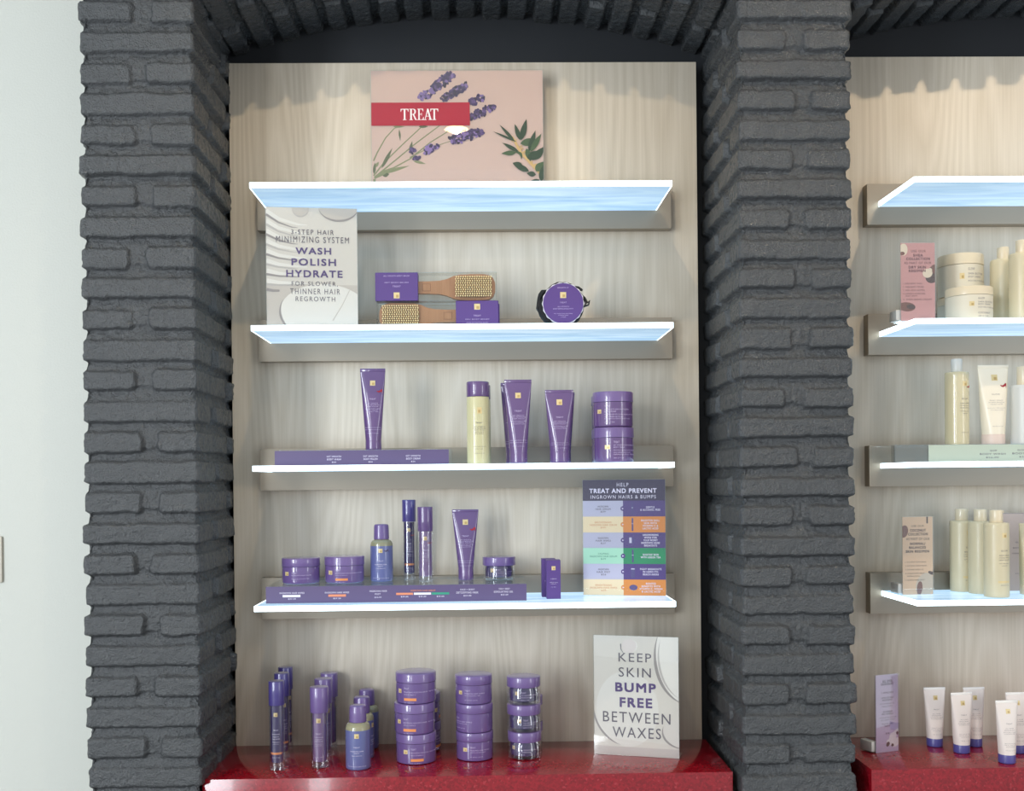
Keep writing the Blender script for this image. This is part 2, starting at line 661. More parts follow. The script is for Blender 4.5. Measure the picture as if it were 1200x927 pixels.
def brick_height(u, v, pitch, v0, joints, seed, jh=0.0165, jw=0.029, deep=0.0105, slope=True):
    """relief of painted brickwork; u runs along the courses, v across them; joints(i) gives the u of the cross joints of course i"""
    rnd = random.Random(seed)
    up = u + 0.0026 * fbm(u * 40, v * 40, seed + 3) + 0.0014 * vnoise(u * 200, v * 200, seed + 5)
    vp = v + 0.0017 * fbm(u * 30, v * 50, seed + 7) + 0.0011 * vnoise(u * 210, v * 210, seed + 8)
    ci = np.floor((vp - v0) / pitch).astype(int)
    h = np.zeros_like(u)
    wear = fbm(u * 60, v * 60, seed + 11)
    fine = fbm(u * 170, v * 170, seed + 13, 3)
    lumps = np.maximum(0, vnoise(u * 90, v * 110, seed + 21)) ** 2
    for i in range(ci.min(), ci.max() + 1):
        sel = ci == i
        if not sel.any():
            continue
        js = [-99.0] + sorted(joints(i)) + [99.0]
        b0 = v0 + i * pitch + jh / 2
        b1 = v0 + (i + 1) * pitch - jh / 2
        uu, vv = up[sel], vp[sel]
        hh = np.zeros_like(uu)
        for a, b in zip(js[:-1], js[1:]):
            s2 = (uu >= a) & (uu < b)
            if not s2.any():
                continue
            w = jw * rnd.uniform(0.85, 1.15)
            dz0, dz1 = rnd.uniform(-0.002, 0.002), rnd.uniform(-0.002, 0.002)
            a1, b1_ = a + w / 2, b - w / 2
            rc = 0.010
            cx, cw = (a1 + b1_) / 2, (b1_ - a1) / 2
            cz, ch = (b0 + dz0 + b1 + dz1) / 2, (b1 + dz1 - b0 - dz0) / 2
            qx = np.abs(uu[s2] - cx) - (cw - rc)
            qz = np.abs(vv[s2] - cz) - (ch - rc)
            sd = np.hypot(np.maximum(qx, 0), np.maximum(qz, 0)) + np.minimum(np.maximum(qx, qz), 0) - rc
            t = np.clip((-sd + 0.001) / 0.0065, 0, 1)
            S = t * t * (3 - 2 * t)
            off = rnd.uniform(-0.0025, 0.0025)
            tl, tv = rnd.uniform(-0.012, 0.012), rnd.uniform(-0.05, 0.05)
            face = off + tl * np.clip(uu[s2] - cx, -0.15, 0.15) + tv * (vv[s2] - cz) + 0.0008 * wear[sel][s2] + 0.0009 * fine[sel][s2] + 0.0012 * lumps[sel][s2]
            if slope:       # the mortar bed runs from shallow on the lower brick to deep under the upper one
                f = np.where(vv[s2] > (b0 + b1) / 2, (vv[s2] - b1) / jh, 1 - (b0 - vv[s2]) / jh)
                bed = 0.0085 + 0.0045 * np.clip(f, 0, 1)
                md = np.where((qx > qz) & (qz < 0), 0.0085, bed)
            else:
                md = deep
            mort = -md + 0.0019 * fine[sel][s2]
            hh[s2] = S * face + (1 - S) * mort
        h[sel] = hh
    return h


def grid_mesh(name, P, mats):
    nu, nv = P.shape[0], P.shape[1]
    me = bpy.data.meshes.new(name)
    idx = np.arange(nu * nv).reshape(nu, nv)
    q = np.stack([idx[:-1, :-1], idx[1:, :-1], idx[1:, 1:], idx[:-1, 1:]], -1).reshape(-1, 4)
    me.vertices.add(nu * nv)
    me.vertices.foreach_set('co', P.reshape(-1).astype(np.float32))
    me.loops.add(q.size)
    me.loops.foreach_set('vertex_index', q.reshape(-1).astype(np.int32))
    me.polygons.add(len(q))
    me.polygons.foreach_set('loop_start', np.arange(0, q.size, 4, dtype=np.int32))
    me.polygons.foreach_set('use_smooth', np.ones(len(q), dtype=bool))
    me.materials.append(mats)
    me.update(calc_edges=True)
    me.validate()
    o = bpy.data.objects.new(name, me)
    COL.objects.link(o)
    return o


def pier(name, xl, xr, yl, yr, pitch, zref, split_joint, seed):
    """brick pier: left return, front and right return in one relief; zref is the middle of a course with a joint"""
    rc = 0.007
    path = []

    def seg(a, b, n):
        for i in range(n):
            t = i / n
            path.append((a[0] + (b[0] - a[0]) * t, a[1] + (b[1] - a[1]) * t))
    step = 0.0028
    seg((xl, yl), (xl, YP + rc), int((yl - YP) / step))
    for i in range(4):
        a = math.pi + i / 4 * math.pi / 2
        path.append((xl + rc + rc * math.cos(a), YP + rc + rc * math.sin(a)))
    seg((xl + rc, YP), (xr - rc, YP), int((xr - xl) / step))
    for i in range(4):
        a = 1.5 * math.pi + i / 4 * math.pi / 2
        path.append((xr - rc + rc * math.cos(a), YP + rc + rc * math.sin(a)))
    seg((xr, YP + rc), (xr, yr), int((yr - YP) / step))
    path = np.array(path)
    d = np.gradient(path, axis=0)
    nrm = np.stack([d[:, 1], -d[:, 0]], 1)
    nrm /= np.linalg.norm(nrm, axis=1)[:, None]
    s = np.concatenate([[0], np.cumsum(np.linalg.norm(np.diff(path, axis=0), axis=1))])
    sA = (yl - YP)
    sB = sA + (xr - xl)
    z = np.concatenate([np.arange(0.0, 0.70, 0.012), np.arange(0.70, 2.56, 0.0028)])
    S, Z = np.meshgrid(s, z, indexing='ij')
    v0 = zref - pitch / 2

    def joints(i):
        rr = random.Random(seed * 1000 + i)
        j = lambda a: rr.uniform(-a, a)
        if i % 2 == 0:
            return [sA - 0.2, sA + split_joint + j(0.012), sB + 0.245 + j(0.02)]
        return [sA - 0.1 + j(0.01), sB + 0.13 + j(0.015), sB + 0.34]
    h = brick_height(S, Z, pitch, v0, joints, seed)
    P = np.empty(S.shape + (3,))
    P[..., 0] = path[:, 0][:, None] + nrm[:, 0][:, None] * h
    P[..., 1] = path[:, 1][:, None] + nrm[:, 1][:, None] * h
    P[..., 2] = Z
    return struct(grid_mesh(name, P, M['brick']))


LXL, LXR = at(96, 470, YP).x, at(231.5, 470, YP).x
RXL, RXR = at(867.5, 470, YP).x, at(1000.5, 470, YP).x
pier('wall_left_pier', LXL, LXR, 1.70, YW, 0.0608, at(157, 85, YP).z, 0.118, 5)
pier('wall_middle_pier', RXL, RXR, YW, YW, 0.0596, at(930, 46, YP).z, 0.118, 9)

# brick arches over the bays
ARC_HW = (RXL - LXR) / 2
ARC_C = (RXL + LXR) / 2
Z_APEX = at(555, 22, YW).z
Z_SPRING = at(828, 67, YW).z


def arch(name, cx, seed):
    rise = Z_APEX - Z_SPRING
    hw = ARC_HW + 0.012
    rad = (hw * hw + rise * rise) / (2 * rise)
    a0 = math.asin(hw / rad)
    n = int(2 * a0 * rad / 0.003)
    ang = np.linspace(-a0, a0, n)
    sarr = (ang + a0) * rad
    t = np.linspace(0, YW - YP, int((YW - YP) / 0.003))
    S, T = np.meshgrid(sarr, t, indexing='ij')

    def joints(i):
        rr = random.Random(seed * 77 + i)
        return [(0.11 if i % 2 else 0.21) + rr.uniform(-0.012, 0.012)]
    h = brick_height(T, S, 0.0582, 0.004, joints, seed, jh=0.012, jw=0.012, deep=0.016, slope=False)
    # courses stand unevenly
    rnd = random.Random(seed)
    A = ang[:, None]
    P = np.empty(S.shape + (3,))
    rr = rad - h
    P[..., 0] = cx + rr * np.sin(A)
    P[..., 1] = YP + T
    P[..., 2] = Z_APEX - rad + rr * np.cos(A)
    # normals must face down into the bay
    o = grid_mesh(name, P[::-1], M['brick'])
    return struct(o), rad, a0


def header(name, cx, rad, a0):
    """solid wall over the arch"""
    mb = MB()
    n = 40
    lo = [(cx + (rad + 0.025) * math.sin(-a0 + 2 * a0 * i / n), Z_APEX - rad + (rad + 0.025) * math.cos(-a0 + 2 * a0 * i / n)) for i in range(n + 1)]
    for y, fl in ((YP + 0.004, False), (YW, True)):
        vs = [(x, y, z) for x, z in lo] + [(x, y, CEIL) for x, z in lo]
        fs = [(i, i + 1, n + 2 + i, n + 1 + i) for i in range(n)]
        mb.add(vs, [tuple(reversed(f)) for f in fs] if fl else fs)
    vs = [(x, y, z) for y in (YP + 0.004, YW) for x, z in lo]
    mb.add(vs, [(i, n + 1 + i, n + 2 + i, i + 1) for i in range(n)])
    return struct(mb.build(name, M['brick']))


o_, rad_, a0_ = arch('wall_arch_brick', ARC_C, 21)
header('wall_arch_header', ARC_C, rad_, a0_)
ARC_C2 = RXR + (ARC_C - LXR)
o_, rad_, a0_ = arch('wall_second_arch_brick', ARC_C2, 33)
header('wall_second_arch_header', ARC_C2, rad_, a0_)
for nm, x0, x1 in (('wall_left_pier_top', LXL, LXR), ('wall_middle_pier_top', RXL, RXR)):
    mb = MB()
    mb.box(x0, x1, YP + 0.004, YW, 2.55, CEIL)
    struct(mb.build(nm, M['brick']))
mb = MB()
mb.box(ARC_C2 + ARC_HW, ARC_C2 + ARC_HW + 0.25, YP, YW, 0, CEIL)
struct(mb.build('wall_right_pier', M['brick']))

mb = MB()
mb.box(-3.4, LXL + 0.06, 1.70, 1.83, 0, CEIL)
struct(mb.build('wall_left', M['white_wall']))
mb = MB()
mb.box(LXL + 0.07, ARC_C2 + ARC_HW + 0.25, YW, YW + 0.1, 0, CEIL)
struct(mb.build('wall_back', M['backwall']))
mb = MB()
mb.box(-3.4, 3.4, -4, YW + 0.1, -0.05, 0)
struct(mb.build('floor', M['floor']))
mb = MB()
mb.box(-3.4, 3.4, -1.2, YW + 0.1, CEIL, CEIL + 0.05)
struct(mb.build('ceiling', M['ceiling']))

PXL, PXR, PZ = -0.5657, 0.4922, H + 0.9456
for nm, dx, zt in (('wall_back_panel', 0, PZ), ('wall_second_back_panel', TX, at(1100, 66.3, YB).z)):
    mb = MB()
    xr = PXR + dx
    mb.box(PXL + dx, xr, YB, YB + 0.03, ZC - 0.02, zt, bevel=0.0012)
    struct(mb.build(nm, M['wood']))

# ceiling downlights
for k, (lx, ly, w, c) in enumerate(LAMPS):
    t = thing('ceiling_downlight', 'round warm downlight in the ceiling ' + ('close in front of the purple products bay', 'in front of the cream products bay', 'mirrored in the lavender poster')[k], 'ceiling light', (lx, ly, CEIL), group='ceiling downlights')
    a = MB()
    a.lathe([(0.070, -0.004), (0.072, -0.001), (0.072, 0.0)], seg=32, close=False)
    a.lathe([(0.052, -0.003), (0.070, -0.004)], seg=32, close=False)
    a.build('trim_ring', M['ceiling'], t)
    b = MB()
    b.lathe([(0.052, -0.002), (0.05, -0.0015)], seg=32)
    b.build('lens', mat('lamp_lens', (255, 226, 170), 0.5, emit=14), t)
    l = bpy.data.lights.new('bulb', 'SPOT')
    l.energy = w * 4
    l.color = c
    l.spot_size = R_(96 if k == 1 else 70)
    l.spot_blend = 0.55
    l.shadow_soft_size = 0.016
    lo = bpy.data.objects.new('bulb', l)
    COL.objects.link(lo)
    lo.parent = t
    lo.location = (0, 0, -0.006)
    lo.rotation_euler = (R_(46), 0, 0)

# light switch at the left edge of the frame
p = at(-14, 657, 1.70)
t = thing('light_switch', 'ivory light switch plate on the white wall at the picture edge', 'light switch', p)
a = MB()
a.box(-0.035, 0.0325, -0.007, 0, -0.0475, 0.0525, bevel=0.003)
a.build('plate', M['plate'], t)
a = MB()
a.box(-0.018, 0.016, -0.011, -0.004, -0.033, 0.037, bevel=0.002)
a.build('rocker', M['plate'], t)

# ------------------------------------------------------------------ counters
CXL, CXR, YCF = -0.5707, 0.499, 1.5293


def counter(x0, x1, label):
    t = thing('display_counter', label, 'counter', ((x0 + x1) / 2, (YCF + YB) / 2, 0), group='red display counters')
    w = (x1 - x0) / 2
    dy = (YB - YCF) / 2
    a = MB()
    a.box(-w, w, -dy, dy - 0.0005, ZC - 0.16, ZC, bevel=0.0015)
    a.build('countertop', M['quartz'], t)
    a = MB()
    a.box(-w + 0.015, w - 0.015, -dy + 0.03, dy - 0.0005, 0.0, ZC - 0.16, bevel=0.002)
    a.build('base', M['quartz'], t)
    return t


counter(CXL, CXR, 'red quartz counter under the purple products')
CX2 = ground(1027, 906.4, ZC).x
counter(CX2, CX2 + CXR - CXL, 'red quartz counter under the white tubes with violet caps')

# ------------------------------------------------------------------ lit shelves
TH = 0.0105


def shelf(dx, z, label, extra=None):
    t = thing('lit_shelf', label, 'shelf', (dx, 0, z), group='lit glass shelves')
    a = MB()
    a.box(SL + 0.0015, SR - 0.0015, YF + 0.0015, 1.778, -TH, 0)
    a.build('glass_panel', M['lit_glass'], t)
    a = MB()
    e = 0.0004
    a.box(SL, SR, YF, YF + 0.0015, -TH - e, e)
    a.box(SL, SL + 0.0015, YF + 0.0015, 1.7715, -TH - e, e)
    a.box(SR - 0.0015, SR, YF + 0.0015, 1.7715, -TH - e, e)
    tag(a.build('light_edge', M['lit_edge'], t), 'glowing white edge of the glass')
    a = MB()
    x0, x1 = -0.4985, 0.427
    a.box(SL - 0.0008, SR + 0.0008, 1.771, YB, 0.0008, 0.0405)
    a.box(SL - 0.0008, SR + 0.0008, 1.771, YB, -0.0515, -TH - 0.0008)
    a.box(SL - 0.0008, SR + 0.0008, 1.780, YB, -TH - 0.0008, 0.0008)
    a.box(x0, SL - 0.0008, 1.771, YB, -0.0515, 0.0405)
    a.box(SR + 0.0008, x1, 1.771, YB, -0.0515, 0.0405)
    a.build('wall_rail', M['alu'], t)
    return t


names = ['topmost lit glass shelf, under the lavender poster', 'lit glass shelf holding the wooden brushes and round pad',
         'lit glass shelf holding purple tubes and the yellow bottle', 'lit glass shelf holding the coloured chart sign and purple jars']
for z, l in zip(SHELF_Z, names):
    shelf(0, z, l)
SHELF2_Z = [at(1130, y, YF).z for y in (207.0, 373.0, 541.0, 703.5)]
names2 = ['empty topmost lit glass shelf of the cream products bay', 'lit glass shelf holding the frosted cream jars',
          'lit glass shelf holding the pale grey-green riser', 'lit glass shelf holding three cream bottles beside the peach sign']
for z, l in zip(SHELF2_Z, names2):
    shelf(TX, z, l)

# ------------------------------------------------------------------ products: builders
def px_w(n, Y):
    return n * (Y - CAMY) / F


def circle(rx, ry, z, n=40, p=2.0):
    o = []
    for k in range(n):
        a = 2 * math.pi * k / n
        c, s = math.cos(a), math.sin(a)
        o.append((rx * abs(c) ** (2 / p) * (1 if c >= 0 else -1), ry * abs(s) ** (2 / p) * (1 if s >= 0 else -1), z))
    return o


def sub_lines(mb, b, rows, x, m, left=False):
    """rows: (text, z, height, width)"""
    for s, z, h, w in rows:
        print_text(mb, b, s, x, z, h, m, width=w, left=left)


def tube(name, label, h, wt, wb, cap_h, body_m, cap_m, ink, lines, group=None, logo_z=0.82, shoe=False, crimp_m=None, flare=1.0):
    """squeeze tube standing on its cap: round below, pressed flat along the top seam"""
    t = thing(name, label, 'tube', group=group)
    rb = wb / 2
    a = MB()
    rings = []
    n = 16
    zc = cap_h
    for i in range(n + 1):
        f = i / n
        z = zc + (h - zc) * f * 0.955
        g = f ** flare
        rings.append(circle(rb * 0.985 + (wt / 2 - rb * 0.985) * g, rb * 0.985 + (0.0022 - rb * 0.985) * (f ** 1.35), z, 40, 2 + 1.2 * f))
    a.loft(rings, 0)
    zs = rings[-1][0][2]
    a.box(-wt / 2, wt / 2, -0.0017, 0.0017, zs - 0.001, h, 1 if crimp_m else 0, bevel=0.0005, seg=1)
    b = a.bvh()
    mi = 2
    print_logo(a, b, 0, h * logo_z, wt * 0.2, mi, mi + 1)
    for s, fz, fh, fw in lines:
        print_text(a, b, s, 0, h * fz, h * fh, mi + 2, width=wt * fw)
    if shoe:
        print_shoe(a, b, wt * 0.27, h * (logo_z - 0.1), wt * 0.22, mi + 3)
    a.build('tube_body', [body_m, crimp_m or body_m, M['gold'], M['gold_dark'], ink, M['red_ink']], t, angle=50)
    c = MB()
    c.lathe([(rb * 0.94, 0), (rb * 0.985, 0.001), (rb, 0.003), (rb, cap_h - 0.001), (rb * 0.985, cap_h)], 0, 40)
    c.build('cap', cap_m, t)
    return t


TREAT_LINES = [('TREAT', 0.615, 0.018, 0.26), ('GET SMOOTH', 0.565, 0.011, 0.42), ('HAIR MINIMIZING', 0.545, 0.011, 0.52), ('BODY POLISH', 0.525, 0.011, 0.44),
               ('EXFOLIATING BODY SCRUB', 0.500, 0.009, 0.56), ('WITH LAVENDER', 0.482, 0.009, 0.4), ('AND WILLOW BARK', 0.464, 0.009, 0.46),
               ('HELPS REDUCE THE LOOK OF HAIR', 0.27, 0.008, 0.6), ('GENTLE ENOUGH FOR DAILY USE', 0.245, 0.008, 0.62), ('200 ML  6.7 FL OZ', 0.2, 0.008, 0.42)]


def jar(name, label, r, h, lid_h, body_m, lid_m, ink, lines, logo_x=-0.62, band=None, group=None, fat=1.0):
    t = thing(name, label, 'jar', group=group)
    a = MB()
    hb = h - lid_h
    a.lathe([(r * 0.9, 0), (r * 0.965, 0.0015), (r * 0.985, 0.005), (r * 0.985, hb)], 0, 48)
    b = a.bvh()
    print_logo(a, b, r * logo_x, hb * 0.62, r * 0.2, 1, 2)
    x0 = r * (logo_x + 0.26)
    for s, fz, fh, fw in lines:
        print_text(a, b, s, x0, hb * fz, hb * fh, 3, width=r * fw, left=True)
    if band:
        print_rect(a, b, x0, x0 + r * 0.62, hb * 0.17, hb * 0.30, 4)
    a.build('jar_body', [body_m, M['gold'], M['gold_dark'], ink, band or ink], t)
    c = MB()
    c.lathe([(r * 0.99, hb + 0.0006), (r, hb + 0.0012), (r, h - 0.0022), (r * 0.985, h - 0.0006), (r * 0.96, h), (r * 0.3, h)], 0, 48)
    c.build('lid', lid_m, t)
    return t


def clear_jar(name, label, r, h, lid_h, ink, lines, group=None):
    t = thing(name, label, 'jar', group=group)
    hb = h - lid_h
    a = MB()
    a.lathe([(r * 0.93, 0), (r * 0.985, 0.002), (r * 0.99, 0.006), (r * 0.97, hb * 0.8), (r * 0.9, hb)], 0, 48)
    a.build('clear_outer_wall', M['clear_bottle'], t)
    c = MB()
    c.lathe([(r * 0.74, h * 0.09), (r * 0.82, h * 0.13), (r * 0.84, hb * 0.6), (r * 0.84, hb - 0.001)], 0, 48)
    b = c.bvh()
    print_logo(c, b, -r * 0.42, hb * 0.66, r * 0.21, 1, 2)
    for s, fz, fh, fw in lines:
        print_text(c, b, s, -r * 0.2, hb * fz, hb * fh, 3, width=r * fw, left=True)
    c.build('inner_cup', [M['dark_purple'], M['gold'], M['gold_dark'], ink], t)
    d = MB()
    d.lathe([(r * 0.99, hb), (r, hb + 0.001), (r, h - 0.002), (r * 0.985, h - 0.0005), (r * 0.96, h), (r * 0.3, h)], 0, 48)
    d.build('lid', M['purple_lid'], t)
    return t


def serum(name, label, r, h, cap_h, inner_m, cap_m, band=None, group=None, cap_k=1.0, shoe=False):
    t = thing(name, label, 'bottle', group=group)
    hb = h - cap_h
    a = MB()
    a.lathe([(r * 0.9, 0), (r * 0.97, 0.001), (r * 0.97, hb)], 0, 36)
    a.build('clear_sleeve', M['clear_bottle'], t)
    c = MB()
    z0 = hb * 0.14
    ri = r * 0.80
    c.lathe([(ri * 0.6, z0 - 0.006), (ri * 0.93, z0 - 0.003), (ri, z0), (ri, hb - 0.001)], 0, 36)
    b = c.bvh()
    print_logo(c, b, 0, hb * 0.86, r * 0.5, 1, 2)
    for s, fz, fh, fw in [('TREAT', 0.61, 0.022, 0.62), ('BRIGHTENING' if band else 'CALMING', 0.55, 0.015, 0.95), ('INGROWN', 0.51, 0.018, 0.75), ('HAIR SERUM', 0.475, 0.018, 0.9),
                          ('WITH VITAMIN C', 0.43, 0.013, 0.85), ('LACTIC ACID', 0.40, 0.013, 0.7)]:
        print_text(c, b, s, 0, hb * fz, hb * fh, 3, width=r * fw)
    if band:
        print_rect(c, b, -ri * 0.97, ri * 0.97, hb * 0.245, hb * 0.278, 4, n=14)
    print_text(c, b, '50 ML 1.7 OZ', 0, hb * 0.19, hb * 0.014, 3, width=r * 0.95)
    if shoe:
        print_shoe(c, b, ri * 0.66, hb * 0.77, r * 0.5, 5)
    c.build('inner_vial', [inner_m, M['gold'], M['gold_dark'], M['ink_white'], band or M['gold'], M['red_ink']], t)
    d = MB()
    k = r * cap_k
    d.lathe([(k * 0.97, hb), (k, hb + 0.001), (k, h - 0.002), (k * 0.96, h - 0.0003), (k * 0.9, h)], 0, 36)
    d.build('cap', cap_m, t)
    return t


def mist(name, label, r, h, group=None, shoe=False):
    t = thing(name, label, 'bottle', group=group)
    rc = r * 0.68
    hb = h * 0.62
    zc = h * 0.735
    a = MB()
    a.lathe([(r * 0.93, 0), (r * 0.98, 0.0015), (r, 0.004), (r, hb)], 0, 40)
    b = a.bvh()
    print_logo(a, b, 0, hb * 0.87, r * 0.36, 1, 2)
    for s, fz, fh, fw in [('TREAT', 0.57, 0.03, 0.5), ('INGROWN HAIR', 0.47, 0.028, 1.05), ('MIST', 0.42, 0.028, 0.4), ('FIGHTS BREAKOUTS', 0.36, 0.022, 0.8), ('WITH SALICYLIC ACID  100 ML  3.4 FL OZ', 0.09, 0.022, 1.4)]:
        print_text(a, b, s, 0, hb * fz, hb * fh, 3, width=r * fw)
    if shoe:
        print_shoe(a, b, r * 0.5, hb * 0.87, r * 0.4, 4)
    a.build('body', [M['violet_blue'], M['gold'], M['gold_dark'], M['ink_white'], M['dark_purple']], t)
    c = MB()
    c.lathe([(r, hb), (r * 0.985, hb + h * 0.03), (r * 0.93, hb + h * 0.065), (r * 0.8, hb + h * 0.095), (rc * 0.98, zc - 0.001), (rc * 0.9, zc)], 0, 40)
    c.build('clear_shoulder', mist_shoulder, t)
    d = MB()
    d.lathe([(rc, zc), (rc * 1.01, zc + 0.001), (rc * 0.97, h - 0.006), (rc * 0.92, h - 0.0022), (rc * 0.78, h - 0.0005), (rc * 0.3, h)], 0, 40)
    d.build('cap', M['purple_lid'], t)
    return t


mist_shoulder = mat('yellowish_liquid_shoulder', (150, 146, 116), 0.12, coat=0.8)
MAUVE = mat('mauve_vial', (122, 94, 138), 0.28, coat=1.0)


def holder(t, W, Hh, foot=0.045, side=0):
    """clear bent acrylic holder round a card, with a foot"""
    a = MB()
    a.box(-W / 2 - 0.0015, W / 2 + 0.0015, -0.0026, -0.0011, 0, Hh + 0.001)
    a.box(-W / 2 - 0.0015, W / 2 + 0.0015, 0.0018, 0.0033, 0, Hh + 0.001)
    a.box(-W / 2 - 0.0015, W / 2 + 0.0015, 0.0033, foot, -0.0003, 0.0025)
    a.build('acrylic_holder', M['clear'], t)


def stand_pos(px, py, z):
    return ground(px, py, z)


def on(px, yb, z, r):
    """centre of a round thing of radius r whose front foot shows at (px, yb)"""
    g = ground(px, yb, z)
    Y = g.y + r
    return Vector((at(px, yb, Y).x, Y, z))


def at_depth(px, Y, z):
    v = at(px, 500, Y)
    return Vector((v.x, Y, z))


ZS = SHELF_Z
# ------------------------------------------------------------------ lavender poster on the topmost shelf
def sx(v): return 420 + v / 5
def sy(v): return 70 + v / 5


YPO = 1.760
pw = (at(636.5, 150, YPO) - at(435.5, 150, YPO)).length
ph = at(536, 83, YPO).z - ZS[0]
pc = at(536, 150, YPO)
t = thing('poster', 'pink lavender and willow poster with a red banner on the topmost shelf', 'poster', (pc.x, YPO, ZS[0] + 0.0006))
# coordinates of the zoomed picture: 5 times the frame's pixels
card = Card(78, 1085, 62, 880, pw, ph, step=0.000004)
pk = mat('poster_paper', (216, 184, 170), 0.7)
stem_m = mat('poster_stem_green', (136, 138, 96), 0.6)
leaf_m = mat('poster_leaf_green', (94, 100, 66), 0.6)
dleaf = mat('poster_dark_leaf', (44, 66, 44), 0.6)
dleaf2 = mat('poster_mid_leaf', (70, 92, 58), 0.6)
twig = mat('poster_twig', (206, 170, 112), 0.6)
lav = [mat('poster_lavender_' + n, c, 0.6) for n, c in (('deep', (70, 54, 92)), ('mid', (98, 76, 124)), ('pale', (138, 112, 164)), ('dark', (50, 40, 64)))]
rn = random.Random(4)


def spike(x0, y0, x1, y1, w, n, pale=0.15):
    for i in range(n):
        f = rn.random()
        g = w * (0.55 + 0.45 * math.sin(math.pi * min(1, f * 0.9 + 0.1)))
        o = rn.uniform(-1, 1) * g
        dx, dy = x1 - x0, y1 - y0
        l = math.hypot(dx, dy)
        x, y = x0 + dx * f - dy / l * o, y0 + dy * f + dx / l * o
        m = lav[2] if rn.random() < pale else lav[rn.choice((0, 0, 1, 3))]
        card.ell(x, y, rn.uniform(9, 16), rn.uniform(6, 10), m, rn.uniform(0, 3.1), 8)


# stems and leaves
for pts, w in (([(88, 610), (110, 560), (160, 470), (212, 412)], 9), ([(88, 700), (150, 620), (260, 510), (380, 396)], 9), ([(92, 710), (200, 620), (330, 510), (478, 396)], 9),
               ([(95, 716), (210, 650), (300, 600), (420, 500), (530, 430)], 9), ([(300, 590), (400, 540), (545, 490)], 6), ([(212, 412), (240, 405), (270, 400)], 5), ([(92, 720), (96, 800), (100, 880)], 14)):
    card.line(pts, w, stem_m, w * 0.7)


def leaf(x0, y0, x1, y1, w, m, bend=0.0):
    dx, dy = x1 - x0, y1 - y0
    l = math.hypot(dx, dy)
    nx, ny = -dy / l, dx / l
    up, dn = [], []
    for i in range(9):
        f = i / 8
        a = w * math.sin(math.pi * f ** 0.8)
        c = bend * l * math.sin(math.pi * f)
        up.append((x0 + dx * f + nx * (c + a), y0 + dy * f + ny * (c + a)))
        dn.append((x0 + dx * f + nx * (c - a), y0 + dy * f + ny * (c - a)))
    card.poly(up + dn[::-1][1:-1], m)


for q in ((135, 655, 200, 530, 11), (120, 690, 300, 640, 12), (300, 560, 316, 490, 9), (322, 612, 396, 630, 9), (95, 650, 120, 615, 10), (140, 700, 180, 690, 14), (90, 690, 96, 620, 9),
          (240, 420, 246, 490, 6), (355, 402, 410, 402, 10), (205, 402, 270, 402, 8), (88, 716, 200, 650, 13)):
    leaf(*q[:4], q[4] * 0.95, rn.choice((leaf_m, stem_m)))
spike(440, 175, 560, 80, 27, 95, 0.12)
spike(365, 235, 440, 185, 24, 40, 0.55)
spike(490, 240, 640, 150, 24, 80, 0.12)
spike(655, 260, 735, 225, 26, 45, 0.1)
spike(655, 350, 800, 280, 22, 70, 0.1)
spike(540, 490, 730, 430, 29, 100, 0.15)
spike(385, 560, 470, 515, 20, 40, 0.6)
spike(305, 560, 330, 545, 12, 12, 0.1)
spike(325, 605, 355, 590, 11, 12, 0.1)
# banner and its serif capitals
card.rect(70, 655, 258, 398, mat('poster_banner_red', (178, 22, 50), 0.7))
SERIF = {
    'T': [[(0, 1), (1, 1), (1, .93), (0, .93)], [(0, 1), (0, .74), (.05, .74), (.14, .95)], [(1, 1), (1, .74), (.95, .74), (.86, .95)], [(.4, .97), (.6, .97), (.6, .03), (.4, .03)], [(.26, .05), (.74, .05), (.74, 0), (.26, 0)]],
    'R': [[(.13, 1), (.34, 1), (.34, 0), (.13, 0)], [(0, 1), (.5, 1), (.5, .95), (0, .95)], [(0, .05), (.46, .05), (.46, 0), (0, 0)],
          [(.34, 1), (.6, 1), (.8, .93), (.86, .76), (.8, .58), (.6, .49), (.34, .49), (.34, .54), (.52, .54), (.62, .62), (.66, .76), (.62, .88), (.52, .95), (.34, .95)],
          [(.42, .52), (.62, .52), (.92, .04), (1.02, .04), (1.02, 0), (.76, 0)]],
    'E': [[(.13, 1), (.34, 1), (.34, 0), (.13, 0)], [(0, 1), (.86, 1), (.86, .95), (0, .95)], [(.86, 1), (.86, .76), (.81, .76), (.7, .95)], [(0, .05), (.9, .05), (.9, 0), (0, 0)], [(.9, 0), (.94, .26), (.88, .26), (.74, .05)],
          [(.34, .54), (.62, .54), (.62, .49), (.34, .49)], [(.6, .64), (.65, .64), (.65, .39), (.6, .39)]],
    'A': [[(.44, 1), (.56, 1), (.22, .04), (.14, .04)], [(.4, 1), (.58, 1), (.92, .04), (.7, .04)], [(.26, .36), (.72, .36), (.72, .31), (.26, .31)], [(0, .05), (.34, .05), (.34, 0), (0, 0)], [(.58, .05), (1.02, .05), (1.02, 0), (.58, 0)]],
}
wt_m = mat('poster_white_ink', (246, 240, 236), 0.5)
for ch, xa, xb in (('T', 250, 296), ('R', 300, 346), ('E', 348, 388), ('A', 384, 434), ('T', 424, 470)):
    for poly in SERIF[ch]:
        y_ = card.lift()
        card.poly([(xa + (xb - xa) * p_[0], 364 - 68 * p_[1]) for p_ in poly], wt_m, y_)
